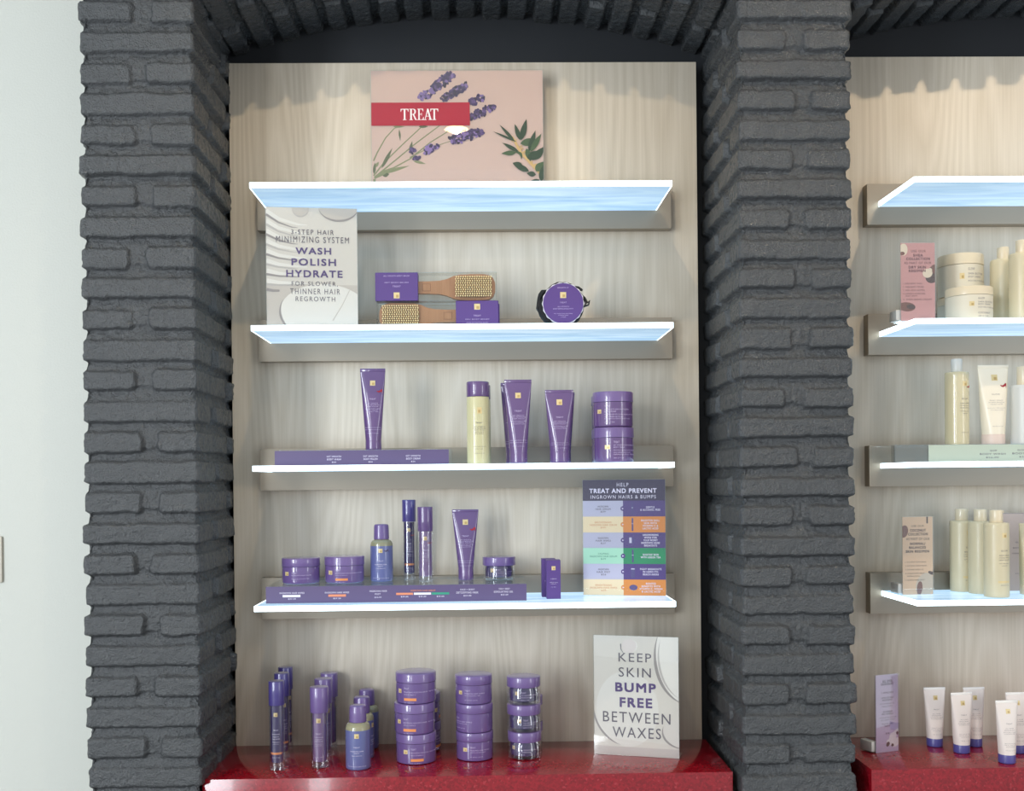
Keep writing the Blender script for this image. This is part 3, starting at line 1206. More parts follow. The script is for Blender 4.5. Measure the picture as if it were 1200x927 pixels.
# willow sprig
card.line([(905, 470), (950, 560), (1010, 630), (1085, 715)], 12, twig, 20)
for i in range(26):
    f = i / 26
    card.ell(908 + 150 * f + rn.uniform(-10, 10), 480 + 200 * f + rn.uniform(-8, 8), 9, 5, twig, rn.uniform(0, 3), 8)
for q in ((920, 500, 830, 395, 7), (930, 500, 790, 435, 5), (940, 560, 845, 505, 9), (925, 565, 838, 570, 11), (950, 490, 918, 390, 10), (955, 490, 988, 360, 13), (950, 510, 1060, 490, 17), (1000, 560, 1040, 430, 12),
          (1010, 560, 1075, 450, 12), (985, 540, 1010, 620, 12), (990, 600, 1085, 560, 20), (1030, 610, 1090, 530, 16), (960, 640, 903, 628, 10), (1000, 680, 905, 632, 13), (1040, 680, 1090, 620, 18), (1040, 700, 985, 690, 12),
          (1060, 730, 990, 780, 16), (1070, 740, 1085, 640, 14), (1080, 750, 1030, 850, 16)):
    leaf(*q[:4], q[4] * 1.35, rn.choice((dleaf, dleaf, dleaf2)))
leaf(918, 560, 955, 610, 9, dleaf2, -0.3)
card.build('printed_card', pk, t)
holder(t, pw, ph, 0.008)

# ------------------------------------------------------------------ signs
def sign(name, label, pxl, pxr, Y, z, Hh, rz, cat='sign', tilt=0.0, foot=0.045):
    W = (at(pxr, 500, Y) - at(pxl, 500, Y)).length / math.cos(rz)
    c = (at(pxl, 500, Y) + at(pxr, 500, Y)) / 2
    t = thing(name, label, cat, (c.x, Y, z + 0.0006), rz, tilt=tilt)
    return t, W


cream_card = mat('cream_card', (222, 214, 204), 0.45)
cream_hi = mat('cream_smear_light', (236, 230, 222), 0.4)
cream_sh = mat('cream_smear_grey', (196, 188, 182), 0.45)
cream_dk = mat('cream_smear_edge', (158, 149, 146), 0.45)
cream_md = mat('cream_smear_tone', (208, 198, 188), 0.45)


def band_curve(card, pts, w0, w1, m):
    card.line(pts, w0, m, w1)


def arc(cx, cy, a, b, t0, t1, n=22):
    return [(cx + a * math.cos(t0 + (t1 - t0) * i / n), cy + b * math.sin(t0 + (t1 - t0) * i / n)) for i in range(n + 1)]


def crescent(card, cx, cy, a, b, t0, t1, w, m):
    o = arc(cx, cy, a, b, t0, t1)
    L = len(o) - 1
    i_ = []
    for k, p_ in enumerate(o):
        g = w * math.sin(math.pi * k / L)
        d = math.hypot(p_[0] - cx, p_[1] - cy)
        i_.append((p_[0] + (cx - p_[0]) / d * g, p_[1] + (cy - p_[1]) / d * g))
    y = card.lift()
    for k in range(L):
        card.poly([o[k], o[k + 1], i_[k + 1], i_[k]], m, y)


# three step sign (zoomed picture 280,200, scale 4.6375)
YS = 1.612
hs = at(367, 244, YS).z - ZS[1]
t, W = sign('sign', 'cream sign with grey smears reading 3-step hair minimizing system', 315.5, 420, YS, ZS[1], hs, R_(7))
card = Card(165, 643, 192, 890, W, hs)
card.rect(165, 643, 640, 890, cream_md)
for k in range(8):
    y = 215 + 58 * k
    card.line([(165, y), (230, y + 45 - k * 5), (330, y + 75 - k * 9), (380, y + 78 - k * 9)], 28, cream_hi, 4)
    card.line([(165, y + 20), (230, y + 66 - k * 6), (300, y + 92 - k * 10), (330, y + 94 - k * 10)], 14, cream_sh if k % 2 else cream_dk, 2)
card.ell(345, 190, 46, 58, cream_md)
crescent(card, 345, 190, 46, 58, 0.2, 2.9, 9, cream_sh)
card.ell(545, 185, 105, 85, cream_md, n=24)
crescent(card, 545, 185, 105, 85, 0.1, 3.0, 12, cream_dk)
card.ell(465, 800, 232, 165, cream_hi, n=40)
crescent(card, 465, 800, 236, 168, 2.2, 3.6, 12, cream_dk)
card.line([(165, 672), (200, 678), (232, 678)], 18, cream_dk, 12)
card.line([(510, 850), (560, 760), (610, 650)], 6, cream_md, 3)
for s, x0, x1, y0, y1, b_, sp in (('3-STEP HAIR', 296, 520, 320, 348, 0, 1.3), ('MINIMIZING SYSTEM', 217, 600, 360, 396, 0, 1.3), ('WASH', 318, 505, 424, 464, .018, 1.2), ('POLISH', 296, 530, 488, 530, .018, 1.2), ('HYDRATE', 268, 564, 556, 598, .018, 1.2),
                                ('FOR SLOWER,', 296, 538, 622, 652, 0, 1.3), ('THINNER HAIR', 288, 550, 664, 696, 0, 1.3), ('REGROWTH', 316, 524, 710, 738, 0, 1.3)):
    card.text(s, x0, x1, y0, y1, M['ink_purple'] if b_ else M['ink_grey'], b_, sp)
card.build('printed_card', cream_card, t)
holder(t, W, hs)

# keep skin bump free sign on the counter (zoomed picture 670,730, scale 4.705)
g1, g2 = ground(697, 883.5, ZC), ground(796, 889.5, ZC)
gm = (g1 + g2) / 2
W = (g2 - g1).length
hs = at(744, 746, gm.y).z - ZC
t = thing('sign', 'cream sign reading keep skin bump free between waxes on the red counter', 'sign', (gm.x, gm.y, ZC + 0.0006), math.atan2(g2.y - g1.y, g2.x - g1.x))
card = Card(114, 586, 76, 738, W, hs)
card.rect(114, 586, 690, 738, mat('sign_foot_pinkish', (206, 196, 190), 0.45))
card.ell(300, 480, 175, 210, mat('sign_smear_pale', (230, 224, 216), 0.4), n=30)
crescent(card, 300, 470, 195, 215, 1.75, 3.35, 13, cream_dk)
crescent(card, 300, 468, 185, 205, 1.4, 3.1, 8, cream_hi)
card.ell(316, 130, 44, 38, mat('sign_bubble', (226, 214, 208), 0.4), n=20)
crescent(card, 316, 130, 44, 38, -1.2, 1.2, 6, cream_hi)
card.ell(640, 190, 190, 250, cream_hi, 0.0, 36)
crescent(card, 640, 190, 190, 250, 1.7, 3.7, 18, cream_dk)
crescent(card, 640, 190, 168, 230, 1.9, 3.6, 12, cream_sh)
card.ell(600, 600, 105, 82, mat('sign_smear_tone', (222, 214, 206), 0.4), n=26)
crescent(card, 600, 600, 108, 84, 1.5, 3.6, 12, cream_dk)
card.line([(266, 120), (268, 150), (282, 172)], 5, M['ink_grey'], 2)
for s, x0, x1, y0, y1, b_ in (('KEEP', 254, 437, 170, 218, 0), ('SKIN', 254, 434, 250, 302, 0), ('BUMP', 234, 461, 334, 386, .024), ('FREE', 258, 440, 416, 470, .024), ('BETWEEN', 163, 540, 497, 555, 0), ('WAXES', 217, 487, 580, 638, 0)):
    card.text(s, x0, x1, y0, y1, M['ink_purple'] if b_ else M['ink_grey'], b_, 1.2)
card.build('printed_card', cream_card, t)
holder(t, W, hs)

# ingrown hair chart sign (zoomed picture 675,555, scale 6.18)
g1, g2 = ground(684, 697.5, ZS[3]), ground(780.5, 698.5, ZS[3])
gm = (g1 + g2) / 2
W = (g2 - g1).length
hs = at(729, 562.5, gm.y).z - ZS[3]
t = thing('sign', 'tall chart sign with purple, orange and green rows reading help treat and prevent', 'sign', (gm.x, gm.y, ZS[3] + 0.0006), math.atan2(g2.y - g1.y, g2.x - g1.x))
card = Card(38, 645, 47, 880, W, hs)
card.rect(30, 650, 40, 198, mat('chart_head_indigo', (48, 34, 74), 0.4))
rows = [(198, 312, 0), (312, 427, 1), (427, 539, 0), (539, 653, 2), (653, 765, 0), (765, 890, 1)]
lc = [mat('chart_pale_lilac', (190, 186, 208), 0.45), mat('chart_pale_orange', (236, 214, 178), 0.45), mat('chart_pale_green', (168, 216, 190), 0.45)]
dc = [mat('chart_purple', (76, 52, 124), 0.42), mat('chart_orange', (220, 138, 58), 0.42), mat('chart_green', (22, 138, 92), 0.42)]
rc_ = [M['ink_grey'], mat('chart_orange_ink', (214, 150, 104), 0.5), mat('chart_green_ink', (92, 146, 122), 0.5)]
left_txt = [['INGROWN', 'HAIR SERUM', '$39'], ['BRIGHTENING', 'INGROWN HAIR SERUM', '$39'], ['INGROWN', 'HAIR WIPES', '$27'], ['CALMING', 'INGROWN HAIR SERUM', '$39'], ['INGROWN', 'HAIR MIST', '$26'], ['BRIGHTENING', 'INGROWN HAIR WIPES', '$29']]
right_txt = [['GENTLE', '& ALCOHOL FREE'], ['BRIGHTEN DULL', 'SKIN WITH', 'VITAMIN C &', 'LACTIC ACID'], ['HARDWORKING', 'WIPES FOR', 'YOUR WORST', 'INGROWN HAIRS', 'BREAKOUTS'], ['SOOTHE SKIN', 'WITH GREEN TEA'], ['FIGHT BREAKOUTS', 'IN HARD-TO-', 'REACH AREAS'], ['BOOSTED', 'BENEFITS WITH', 'VITAMIN C, VEGAN', '& LACTIC ACID']]
for (y0, y1, c), lt, rt, k in zip(rows, left_txt, right_txt, range(6)):
    card.rect(30, 336, y0, y1, lc[c])
    card.rect(336, 650, y0, y1, dc[c])
    ym = (y0 + min(y1, 880)) / 2
    card.ell(334, ym, 17, 17, dc[c] if c == 1 else dc[0], n=18)
    card.poly([(328, ym - 7), (341, ym), (328, ym + 7)], M['ink_white'])
    for j, s in enumerate(lt):
        w = 9.0 * len(s) if j < 2 else 30
        card.text(s, 188 - w * 0.62, 188 + w * 0.62, ym - 22 + 19 * j, ym - 9 + 19 * j, rc_[c] if c else M['ink_grey'], 0.008)
    n = len(rt)
    for j, s in enumerate(rt):
        w = 10.4 * len(s)
        yy = ym + (j - (n - 1) / 2) * 19
        card.text(s, 536 - w / 2, 536 + w / 2, yy - 7, yy + 7, M['ink_white'], 0.014)
    if k in (0, 1, 3):
        card.rect(399, 411, ym - 46, ym + 46, M['indigo'])
        card.rect(399, 411, ym - 8, ym - 4, lc[0])
    elif k == 2:
        card.rect(380, 398, ym - 20, ym + 20, lc[0])
        card.rect(398, 420, ym - 22, ym + 20, M['indigo'])
    elif k == 4:
        card.rect(390, 420, ym - 18, ym + 42, M['indigo'])
        card.rect(392, 418, ym - 24, ym - 16, lc[0])
    else:
        card.ell(408, ym, 30, 20, M['indigo'], n=20)
        card.rect(390, 426, ym - 4, ym + 6, M['purple'])
card.text('HELP', 292, 378, 70, 96, M['ink_white'], 0, 1.3)
card.text('TREAT AND PREVENT', 88, 584, 110, 143, M['ink_white'], 0.02, 1.15)
card.text('INGROWN HAIRS & BUMPS', 98, 578, 158, 183, M['ink_white'], 0, 1.25)
card.build('printed_card', lc[0], t)
holder(t, W, hs, 0.03)

# ------------------------------------------------------------------ packaged wooden brushes
def brush_pack(label, loc, flip):
    t = thing('packaged_hair_brush', label, 'hair brush', loc, group='packaged wooden hair brushes')
    Lw, Hw, Dw = 0.258, 0.0605, 0.036
    sgn = -1 if flip else 1

    def X(v): return sgn * v
    # outline of the paddle, card end at -x
    prof = [(-0.04, 0.0135), (-0.02, 0.0135), (0.005, 0.0145), (0.022, 0.018), (0.036, 0.0245), (0.05, 0.0275), (0.075, 0.0285), (0.1, 0.0285), (0.113, 0.0265), (0.1215, 0.0205), (0.1255, 0.011), (0.1262, 0.0)]
    out = [(x, z) for x, z in prof] + [(x, -z) for x, z in prof[-2::-1]]
    a = MB()
    zc = Hw / 2
    rings = []
    for y, k in ((-0.004, 0.94), (-0.006, 0.97), (-0.002, 1.0), (0.005, 1.0), (0.009, 0.95)):
        if y == -0.004:
            continue
        rings.append([(X(0.045 + (x - 0.045) * (1 - (1 - k) * 0.4)), y, zc + z * k) for x, z in out])
    if flip:
        rings = [list(reversed(r)) for r in rings]
    a.loft(rings[::-1], 0)
    for dx in (-0.0265, -0.0265 + 0.018):
        pass
    a.box(min(X(-0.030), X(-0.012)), max(X(-0.030), X(-0.012)), -0.0066, -0.005, zc - 0.008, zc + 0.008, 1)
    a.box(min(X(-0.0288), X(-0.0132)), max(X(-0.0288), X(-0.0132)), -0.0068, -0.005, zc - 0.0068, zc + 0.0068, 0)
    br = a.build('wooden_brush', [M['beech'], mat('burned_mark', (140, 92, 58), 0.6)], t)
    b = MB()
    pad = [(X(0.079 + 0.040 * math.copysign(abs(math.cos(q)) ** 0.6, math.cos(q))), zc + 0.0225 * math.copysign(abs(math.sin(q)) ** 0.6, math.sin(q))) for q in [2 * math.pi * i / 36 for i in range(36)]]
    if flip:
        pad.reverse()
    b.loft([[(x, -0.006, z) for x, z in pad][::-1], [(x, -0.0085, z) for x, z in pad][::-1]][::1], 0)
    for i in range(16):
        for j in range(10):
            x = X(0.042 + i * 0.0049 + (0.0012 if j % 2 else 0))
            z = zc - 0.0203 + j * 0.0045
            b.lathe([(0.0009, 0), (0.0009, 0.0080), (0.0016, 0.0090), (0.0018, 0.0103), (0.0011, 0.0117)], 1, 6, (0, 0, 0))
            k0 = len(b.v) - 30
            for q in range(k0, len(b.v)):
                vx, vy, vz = b.v[q]
                b.v[q] = (x + vx, -0.0085 - vz, z + vy)
    b.build('bristle_pad', [M['pad'], M['bristle']], br)
    c = MB()
    xa, xb = (X(-Lw / 2), X(-Lw / 2 + 0.0905))
    c.box(min(xa, xb), max(xa, xb), -Dw / 2 - 0.0008, Dw / 2 + 0.0008, 0.0003, Hw - 0.0003, 0, bevel=0.0008, seg=1)
    xm = (xa + xb) / 2
    yf = -Dw / 2 - 0.0009
    bb = c.bvh()
    if not flip:
        lines = [('ALL SMOOTH BODY BRUSH', 0.85, 0.045, 0.055), ('DRY BODY BRUSH', 0.62, 0.04, 0.05), ('TREAT', 0.48, 0.055, 0.017)]
        lz = 0.19
    else:
        lines = [('TREAT', 0.44, 0.055, 0.016), ('DRY BODY BRUSH', 0.32, 0.04, 0.05), ('FOR SMOOTH SKIN', 0.2, 0.04, 0.045)]
        lz = 0.78
    print_logo(c, bb, xm, Hw * lz, 0.0125, 1, 2)
    for s, fz, fh, w in lines:
        print_text(c, bb, s, xm, Hw * fz, Hw * fh, 3, width=w)
    c.build('card_sleeve', [M['purple_card'], M['gold'], M['gold_dark'], M['ink_lilac']], t)
    d = MB()
    d.box(-Lw / 2, Lw / 2, -Dw / 2, Dw / 2, 0, Hw, 0, bevel=0.001, seg=1)
    d.build('clear_case', M['clear_case'], t)
    return t


YBR = 1.668
bx = at((440.5 + 582.5) / 2, 340, YBR).x
brush_pack('wooden brush in clear case, purple sleeve on its left, on top of the other', (bx, YBR, ZS[1] + 0.0612), False)
brush_pack('wooden brush in clear case with its purple sleeve to the right, under the other brush', (bx + 0.003, YBR, ZS[1] + 0.0004), True)
brush_pack('wooden brush in clear case hidden behind the two stacked brushes', (bx + 0.006, YBR + 0.042, ZS[1] + 0.0004), True)

# ------------------------------------------------------------------ round pad with ribbon
YR = 1.645
rc0 = at(659.6, 356.5, YR)
pr = px_w(23.8, YR)
zc0 = rc0.z - ZS[1]
t = thing('exfoliating_pad', 'round purple labelled pad wrapped in black mesh on the brush shelf', 'bath pad', (rc0.x, YR, ZS[1] + 0.0004))
a = MB()
rn2 = random.Random(8)
ring = []
for k in range(44):
    q = 2 * math.pi * k / 44
    c, s = math.cos(q), math.sin(q)
    r = pr * (1.06 + (0.24 if c < -0.2 and s < 0.6 else 0.02) * max(0, -c)) * (1 + rn2.uniform(-0.02, 0.02))
    z = zc0 + r * s * (1.03 if s > 0 else 1.0)
    ring.append((r * c, max(0.0, z if s > 0 else zc0 * (1 + s * 1.0 * min(1, r * 1.0 / pr)))))
rings = []
for y, k in ((-0.004, 0.9), (0.0, 0.99), (0.012, 1.0), (0.03, 0.96), (0.036, 0.8)):
    rings.append([(x * k, y, zc0 + (z - zc0) * (k if z > zc0 else 1) + rn2.uniform(-0.0004, 0.0004)) for x, z in ring])
rings = [[(x, y, max(0.0, z)) for x, y, z in r] for r in rings]
a.loft(rings[::-1], 0)
a.build('mesh_body', M['black_net'], t)
b = MB()
n = 72
sc_ = [pr * (1.02 + 0.022 * math.cos(q * 18)) for q in [2 * math.pi * i / n for i in range(n)]]
b.loft([[(r * math.cos(2 * math.pi * i / n), y, zc0 + r * math.sin(2 * math.pi * i / n)) for i, r in enumerate(sc_)] for y in (-0.0045, -0.0085)], 0)
for i in range(len(b.v)):
    pass
b.build('felt_rim', M['white_felt'], t)
c = MB()
c.loft([[(pr * 0.985 * math.cos(2 * math.pi * i / 48), y, zc0 + pr * 0.985 * math.sin(2 * math.pi * i / 48)) for i in range(48)] for y in (-0.0087, -0.0100)], 0)
bb = c.bvh()
print_logo(c, bb, 0.0, zc0 + pr * 0.40, pr * 0.29, 1, 2)
for s, fz, fh, fw in (('SMOOTH IT', 0.73, 0.06, 0.55), ('TREAT', 0.0, 0.07, 0.33), ('ALL SMOOTH', -0.19, 0.05, 0.55), ('BODY EXFOLIATING MITT', -0.3, 0.055, 0.98), ('FOR SMOOTH SKIN AND FEWER', -0.53, 0.04, 0.9), ('INGROWN HAIRS', -0.61, 0.04, 0.5), ('1 PIECE', -0.7, 0.04, 0.25)):
    print_text(c, bb, s, 0, zc0 + pr * fz, pr * fh, 3, width=pr * fw)
c.build('round_label', [M['purple_card'], M['gold'], M['gold_dark'], M['ink_lilac']], t)
d = MB()


def ribbon(mb, pts, w, th=0.0012):
    rings = []
    for i, p_ in enumerate(pts):
        a_, b_ = Vector(pts[max(0, i - 1)]), Vector(pts[min(len(pts) - 1, i + 1)])
        tn = (b_ - a_).normalized()
        up = Vector((0, 1, 0))
        nn = tn.cross(up).normalized()
        P = Vector(p_)
        rings.append([tuple(P + up * w / 2 + nn * th), tuple(P + up * w / 2 - nn * th), tuple(P - up * w / 2 - nn * th), tuple(P - up * w / 2 + nn * th)])
    mb.loft(rings, 0)


def zz(x, y): return (px_w((x - 357.5) / 6, YR), zc0 - px_w((y - 279) / 6, YR))


for seq, w in (([(175, 315), (196, 250), (232, 196), (280, 150), (320, 130), (356, 132)], 0.016), ([(392, 140), (430, 155), (470, 172), (498, 182)], 0.012), ([(430, 155), (470, 160), (496, 180)], 0.010),
               ([(484, 210), (512, 235), (532, 270), (548, 255)], 0.014), ([(500, 300), (524, 290), (540, 285), (545, 262)], 0.012), ([(486, 240), (508, 270), (502, 300)], 0.016), ([(500, 225), (522, 262), (516, 296)], 0.014)):
    ribbon(d, [(zz(*q)[0], 0.004, zz(*q)[1]) for q in seq], w)
d.build('black_ribbon', mat('black_ribbon', (20, 18, 22), 0.5), t)

# ------------------------------------------------------------------ clear risers with price strips
def riser(name, label, xl, xr, yf, depth, z, h, strip_x0, strip_x1, strip_m, lines, group=None):
    t = thing(name, label, 'riser', ((xl + xr) / 2, yf, z + 0.0004), group=group)
    w = (xr - xl) / 2
    a = MB()
    a.box(-w, w, 0, depth, h - 0.003, h, 0, bevel=0.0006, seg=1)
    a.box(-w, w, 0, 0.003, 0, h - 0.003)
    a.box(-w, -w + 0.003, 0.003, depth, 0, h - 0.003)
    a.box(w - 0.003, w, 0.003, depth, 0, h - 0.003)
    a.build('acrylic_body', M['clear'], t)
    W = (strip_x1 - strip_x0) * 2 * w
    card = Card(0, 1000, 0, 100, W, h - 0.002, 0.0008)
    for s, x0, x1, y0, y1, m in lines:
        if s is None:
            card.rect(x0, x1, y0, y1, m)
        else:
            card.text(s, x0, x1, y0, y1, m, 0.006)
    o = card.build('price_strip', strip_m, t)
    o.location = (-w + (strip_x0 + strip_x1) / 2 * 2 * w, -0.0012, 0.001)
    return t


# third shelf
IW = M['ink_white']
Y3 = 1.618
z_ = at(424, 527.3, Y3).z - ZS[2]
R3H = z_
L3 = []
for xc, b_ in ((0.355, 'BODY WASH'), (0.565, 'BODY POLISH'), (0.81, 'BODY CREAM')):
    x = xc * 1000 - 15
    L3 += [('GET SMOOTH', x - 42, x + 42, 36, 47, IW), (b_, x - 40, x + 40, 55, 67, IW), ('$26', x - 12, x + 12, 76, 86, IW)]
riser('acrylic_riser', 'clear riser with plain purple price strip on the edge-on middle shelf', at(322, 535, Y3).x, at(529, 535, Y3).x, Y3, 0.13, ZS[2], R3H, 0.0, 0.985, M['strip'], L3, 'acrylic risers')
# fourth shelf (strip read from the zoomed picture 300,660, scale 3.75)
g1, g2 = ground(311.5, 708.2, ZS[3]), ground(617, 704.2, ZS[3])
Y4 = (g1.y + g2.y) / 2
R4H = at(464, 685.6, Y4).z - ZS[3]
WH = mat('white_bar_ink', (236, 230, 236), 0.5)


def s4(x): return (x - 42) / (1185 - 42) * 1000


L4 = []
for xc, ww, a_, bars in ((156, 108, 'INGROWN HAIR WIPES', [(115, 193, WH, 'GENTLE FORMULA')]), (353, 106, 'INGROWN HAIR WIPES', [(315, 392, M['orange_strip'], 'BRIGHTENING')])):
    L4.append((a_, s4(xc - ww / 2), s4(xc + ww / 2), 34, 44, IW))
    for x0, x1, m, w_ in bars:
        L4.append((None, s4(x0), s4(x1), 50, 64, m))
    L4.append(('$27.00', s4(xc - 17), s4(xc + 17), 70, 79, IW))
L4 += [('INGROWN HAIR', s4(496), s4(572), 28, 38, IW), ('MIST', s4(519), s4(544), 46, 56, IW), ('$26.00', s4(517), s4(547), 66, 75, IW)]
L4 += [('INGROWN HAIR SERUM', s4(676), s4(784), 28, 38, M['orange_strip'])]
for x0, x1, m in ((612, 686, M['orange_strip']), (690, 765, WH), (768, 845, M['green_ink'])):
    L4 += [(None, s4(x0), s4(x1), 45, 58, m), ('$39.00', s4((x0 + x1) / 2 - 16), s4((x0 + x1) / 2 + 16), 64, 74, IW)]
L4 += [('FACE + BODY', s4(894), s4(958), 25, 35, IW), ('DETOXIFYING MASK', s4(877), s4(973), 42, 54, IW), ('$34.00', s4(908), s4(942), 62, 72, IW)]
L4 += [('FACE + BODY', s4(1064), s4(1112), 23, 33, IW), ('EXFOLIATING GEL', s4(1042), s4(1126), 40, 51, IW), ('$32.00', s4(1072), s4(1104), 59, 69, IW)]
ang4 = math.atan2(g2.y - g1.y, g2.x - g1.x)
riser('acrylic_riser', 'long clear riser with purple price strip of coloured bars under jars and serums', g1.x, g2.x, Y4, 0.145, ZS[3], R4H, 0.0, 1.0, M['strip'], L4, 'acrylic risers')

# ------------------------------------------------------------------ third shelf products
ZT = ZS[2] + R3H + 0.0006


def hgt(px, py, Y, z): return at(px, py, Y).z - z


Y = 1.67
t = tube('squeeze_tube', 'purple tube with red shoe mark standing on the plain purple riser', hgt(437, 432, Y, ZT), px_w(29.5, Y), px_w(19, Y), 0.02, M['purple'], M['purple'], M['ink_lilac'], TREAT_LINES, shoe=True)
t.location = at_depth(437.5, Y, ZT)
z = ZS[2] + 0.0006
Y = 1.615


def wash_bottle(label, r, h):
    t = thing('body_wash_bottle', label, 'bottle', group='yellow body wash bottles')
    cap = h * 0.185
    hb = h - cap
    a = MB()
    a.lathe([(r * 0.93, 0), (r * 0.98, 0.001), (r * 0.985, 0.004), (r * 0.985, hb - 0.002), (r * 0.96, hb)], 0, 40)
    b = a.bvh()
    print_rect(a, b, -r * 0.08, r * 0.34, hb * 0.745, hb * 0.838, 1)
    print_rect(a, b, r * 0.02, r * 0.2, hb * 0.76, hb * 0.8, 2, lift=0.00045)
    for s, fz, fh, fw in [('TREAT', 0.60, 0.02, 0.62), ('GET SMOOTH', 0.545, 0.014, 1.0), ('HAIR MINIMIZING', 0.52, 0.014, 1.1), ('BODY WASH', 0.495, 0.014, 0.8), ('GENTLE CLEANSER', 0.465, 0.012, 0.8), ('WITH LAVENDER', 0.44, 0.012, 0.7),
                          ('SOFTENS AND SMOOTHS', 0.25, 0.012, 1.1), ('DAILY USE', 0.215, 0.012, 0.6), ('250 ML 8.4 FL OZ', 0.15, 0.012, 0.9)]:
        print_text(a, b, s, r * 0.1, hb * fz, hb * fh, 3, width=r * fw)
    a.build('body', [M['wash'], M['gold'], M['gold_dark'], M['ink_grey']], t)
    c = MB()
    c.lathe([(r * 0.985, hb + 0.0004), (r, hb + 0.0012), (r, h - 0.002), (r * 0.98, h - 0.0005), (r * 0.95, h), (r * 0.3, h)], 0, 40)
    c.build('cap', M['purple'], t)
    return t


r = px_w(26.8, Y) / 2
hW = hgt(560, 446.5, Y - r, z)
wb = wash_bottle('yellow bottle with purple cap in front of another beside tall tubes', r, hW)
wb.location = at_depth(560.3, Y, z)
dup(wb, 'yellow bottle with purple cap mostly hidden behind another bottle', at_depth(562.2, Y + 0.075, z), 0.3)

hT = hgt(606, 445, Y, z)
t = tube('squeeze_tube', 'tallest purple tube on the edge-on shelf, beside the yellow bottle', hT, px_w(32, Y), px_w(21, Y), 0.022, M['purple'], M['purple'], M['ink_lilac'], TREAT_LINES, logo_z=0.81)
t.location = at_depth(607.3, Y, z)
dup(t, 'purple tube peeking out behind the tallest purple tube', at_depth(602.6, Y + 0.07, z), -0.1)
hT2 = hgt(655, 457, Y, z)
t = tube('squeeze_tube', 'shorter purple tube between the tallest tube and the wide stacked jars', hT2, px_w(33.3, Y), px_w(23, Y), 0.024, M['purple'], M['purple'], M['ink_lilac'], TREAT_LINES, logo_z=0.83)
t.location = at_depth(655.5, Y, z)
dup(t, 'purple tube hidden behind the shorter purple tube', at_depth(657.6, Y + 0.062, z), 0.05)

JL = [('TREAT', 0.78, 0.085, 0.28), ('GET SMOOTH HAIR MINIMIZING', 0.67, 0.055, 1.15), ('BODY CREAM', 0.58, 0.055, 0.55), ('RICH MOISTURE FOR SLOWER REGROWTH', 0.47, 0.045, 1.3), ('WITH LAVENDER AND WILLOW', 0.38, 0.045, 0.9), ('DERMATOLOGIST TESTED', 0.30, 0.045, 1.2), ('200 G 7 OZ', 0.16, 0.045, 0.5)]
Y = 1.622
r = px_w(47.6, Y) / 2
top = hgt(717, 458.5, Y - r, z)
hj = top / 2
j = jar('cream_jar', 'upper of the two wide purple jars stacked on the edge-on shelf', r, hj, hj * 0.3, M['purple'], M['purple_lid'], M['ink_lilac'], JL, group='wide purple jars')
j.location = at_depth(718.5, Y, z + hj + 0.0006)
j.rotation_euler.z = -0.18
dup(j, 'lower of the two wide purple jars stacked on the edge-on shelf', at_depth(718.8, Y + 0.001, z), 0.25)
dup(j, 'wide purple jar behind the stacked pair, resting on another jar', at_depth(715.8, Y + 0.086, z + hj + 0.0006), 0.1, scale=(1, 1, 0.985))
dup(j, 'wide purple jar at the bottom behind the stacked pair', at_depth(715.8, Y + 0.086, z), 0.1)

# ------------------------------------------------------------------ fourth shelf products
ZT = ZS[3] + R4H + 0.0006
JL2 = [('TREAT', 0.62, 0.07, 0.26), ('INGROWN HAIR WIPES', 0.50, 0.055, 1.0), ('GENTLE & ALCOHOL FREE', 0.30, 0.045, 0.9)]
JLO = [('TREAT', 0.72, 0.08, 0.26), ('BRIGHTENING INGROWN HAIR WIPES', 0.56, 0.06, 1.25), ('WITH VITAMIN C', 0.44, 0.055, 0.6), ('50 WIPES', 0.05, 0.045, 0.5)]
r0 = 0.0385
p = on(353, 684.8, ZT, r0)
r = px_w(44.5, p.y) / 2
h = hgt(353, 655, p.y - r, ZT)
j = jar('wipes_jar', 'plain purple jar nearest the end of the long riser', r, h, h * 0.34, M['purple_jar'], M['purple_lid'], M['ink_lilac'], JL2, logo_x=-0.6)
j.location = p
PLAIN = j
p = on(404, 683.8, ZT, r0)
r = px_w(46.5, p.y) / 2
h = hgt(404, 653, p.y - r, ZT)
j = jar('wipes_jar', 'purple jar with orange band between the plain jar and the mist bottle', r, h, h * 0.34, M['purple_jar'], M['purple_lid'], M['ink_lilac'], JLO, logo_x=-0.6, band=M['orange'])
j.location = p
ORANGE = j
p = on(447.5, 681.7, ZT, 0.022)
r = px_w(26.4, p.y) / 2
h = hgt(447.5, 614, p.y, ZT)
mst = mist('mist_bottle', 'blue-purple mist bottle with domed cap on the riser', r, h, shoe=True)
mst.location = p
p = on(480, 679.2, ZT, 0.014)
r = px_w(15.8, p.y) / 2
h = hgt(480, 585.7, p.y - r, ZT)
s1 = serum('serum_bottle', 'tallest slim serum bottle with indigo vial and orange band on the riser', r, h, h * 0.277, M['dark_purple'], M['indigo'], M['orange'], cap_k=1.02, shoe=True)
s1.location = p
p = on(499, 681.5, ZT, 0.015)
r = px_w(18.2, p.y) / 2
h = hgt(499, 594, p.y - r, ZT)
s2 = serum('serum_bottle', 'slim serum bottle with mauve vial beside the tallest serum', r, h, h * 0.33, MAUVE, M['purple'], None, cap_k=1.0, shoe=True)
s2.location = p
p = on(546, 680, ZT, 0.017)
t = tube('squeeze_tube', 'purple tube with red shoe mark on the long riser beside the serums', hgt(546, 597, p.y, ZT), px_w(31, p.y), px_w(18, p.y), 0.023, M['purple'], M['purple'], M['ink_lilac'], TREAT_LINES, shoe=True, logo_z=0.82)
t.location = p
p = on(585, 679.5, ZT, 0.034)
r = px_w(38.8, p.y) / 2
h = hgt(585, 653.5, p.y - r, ZT)
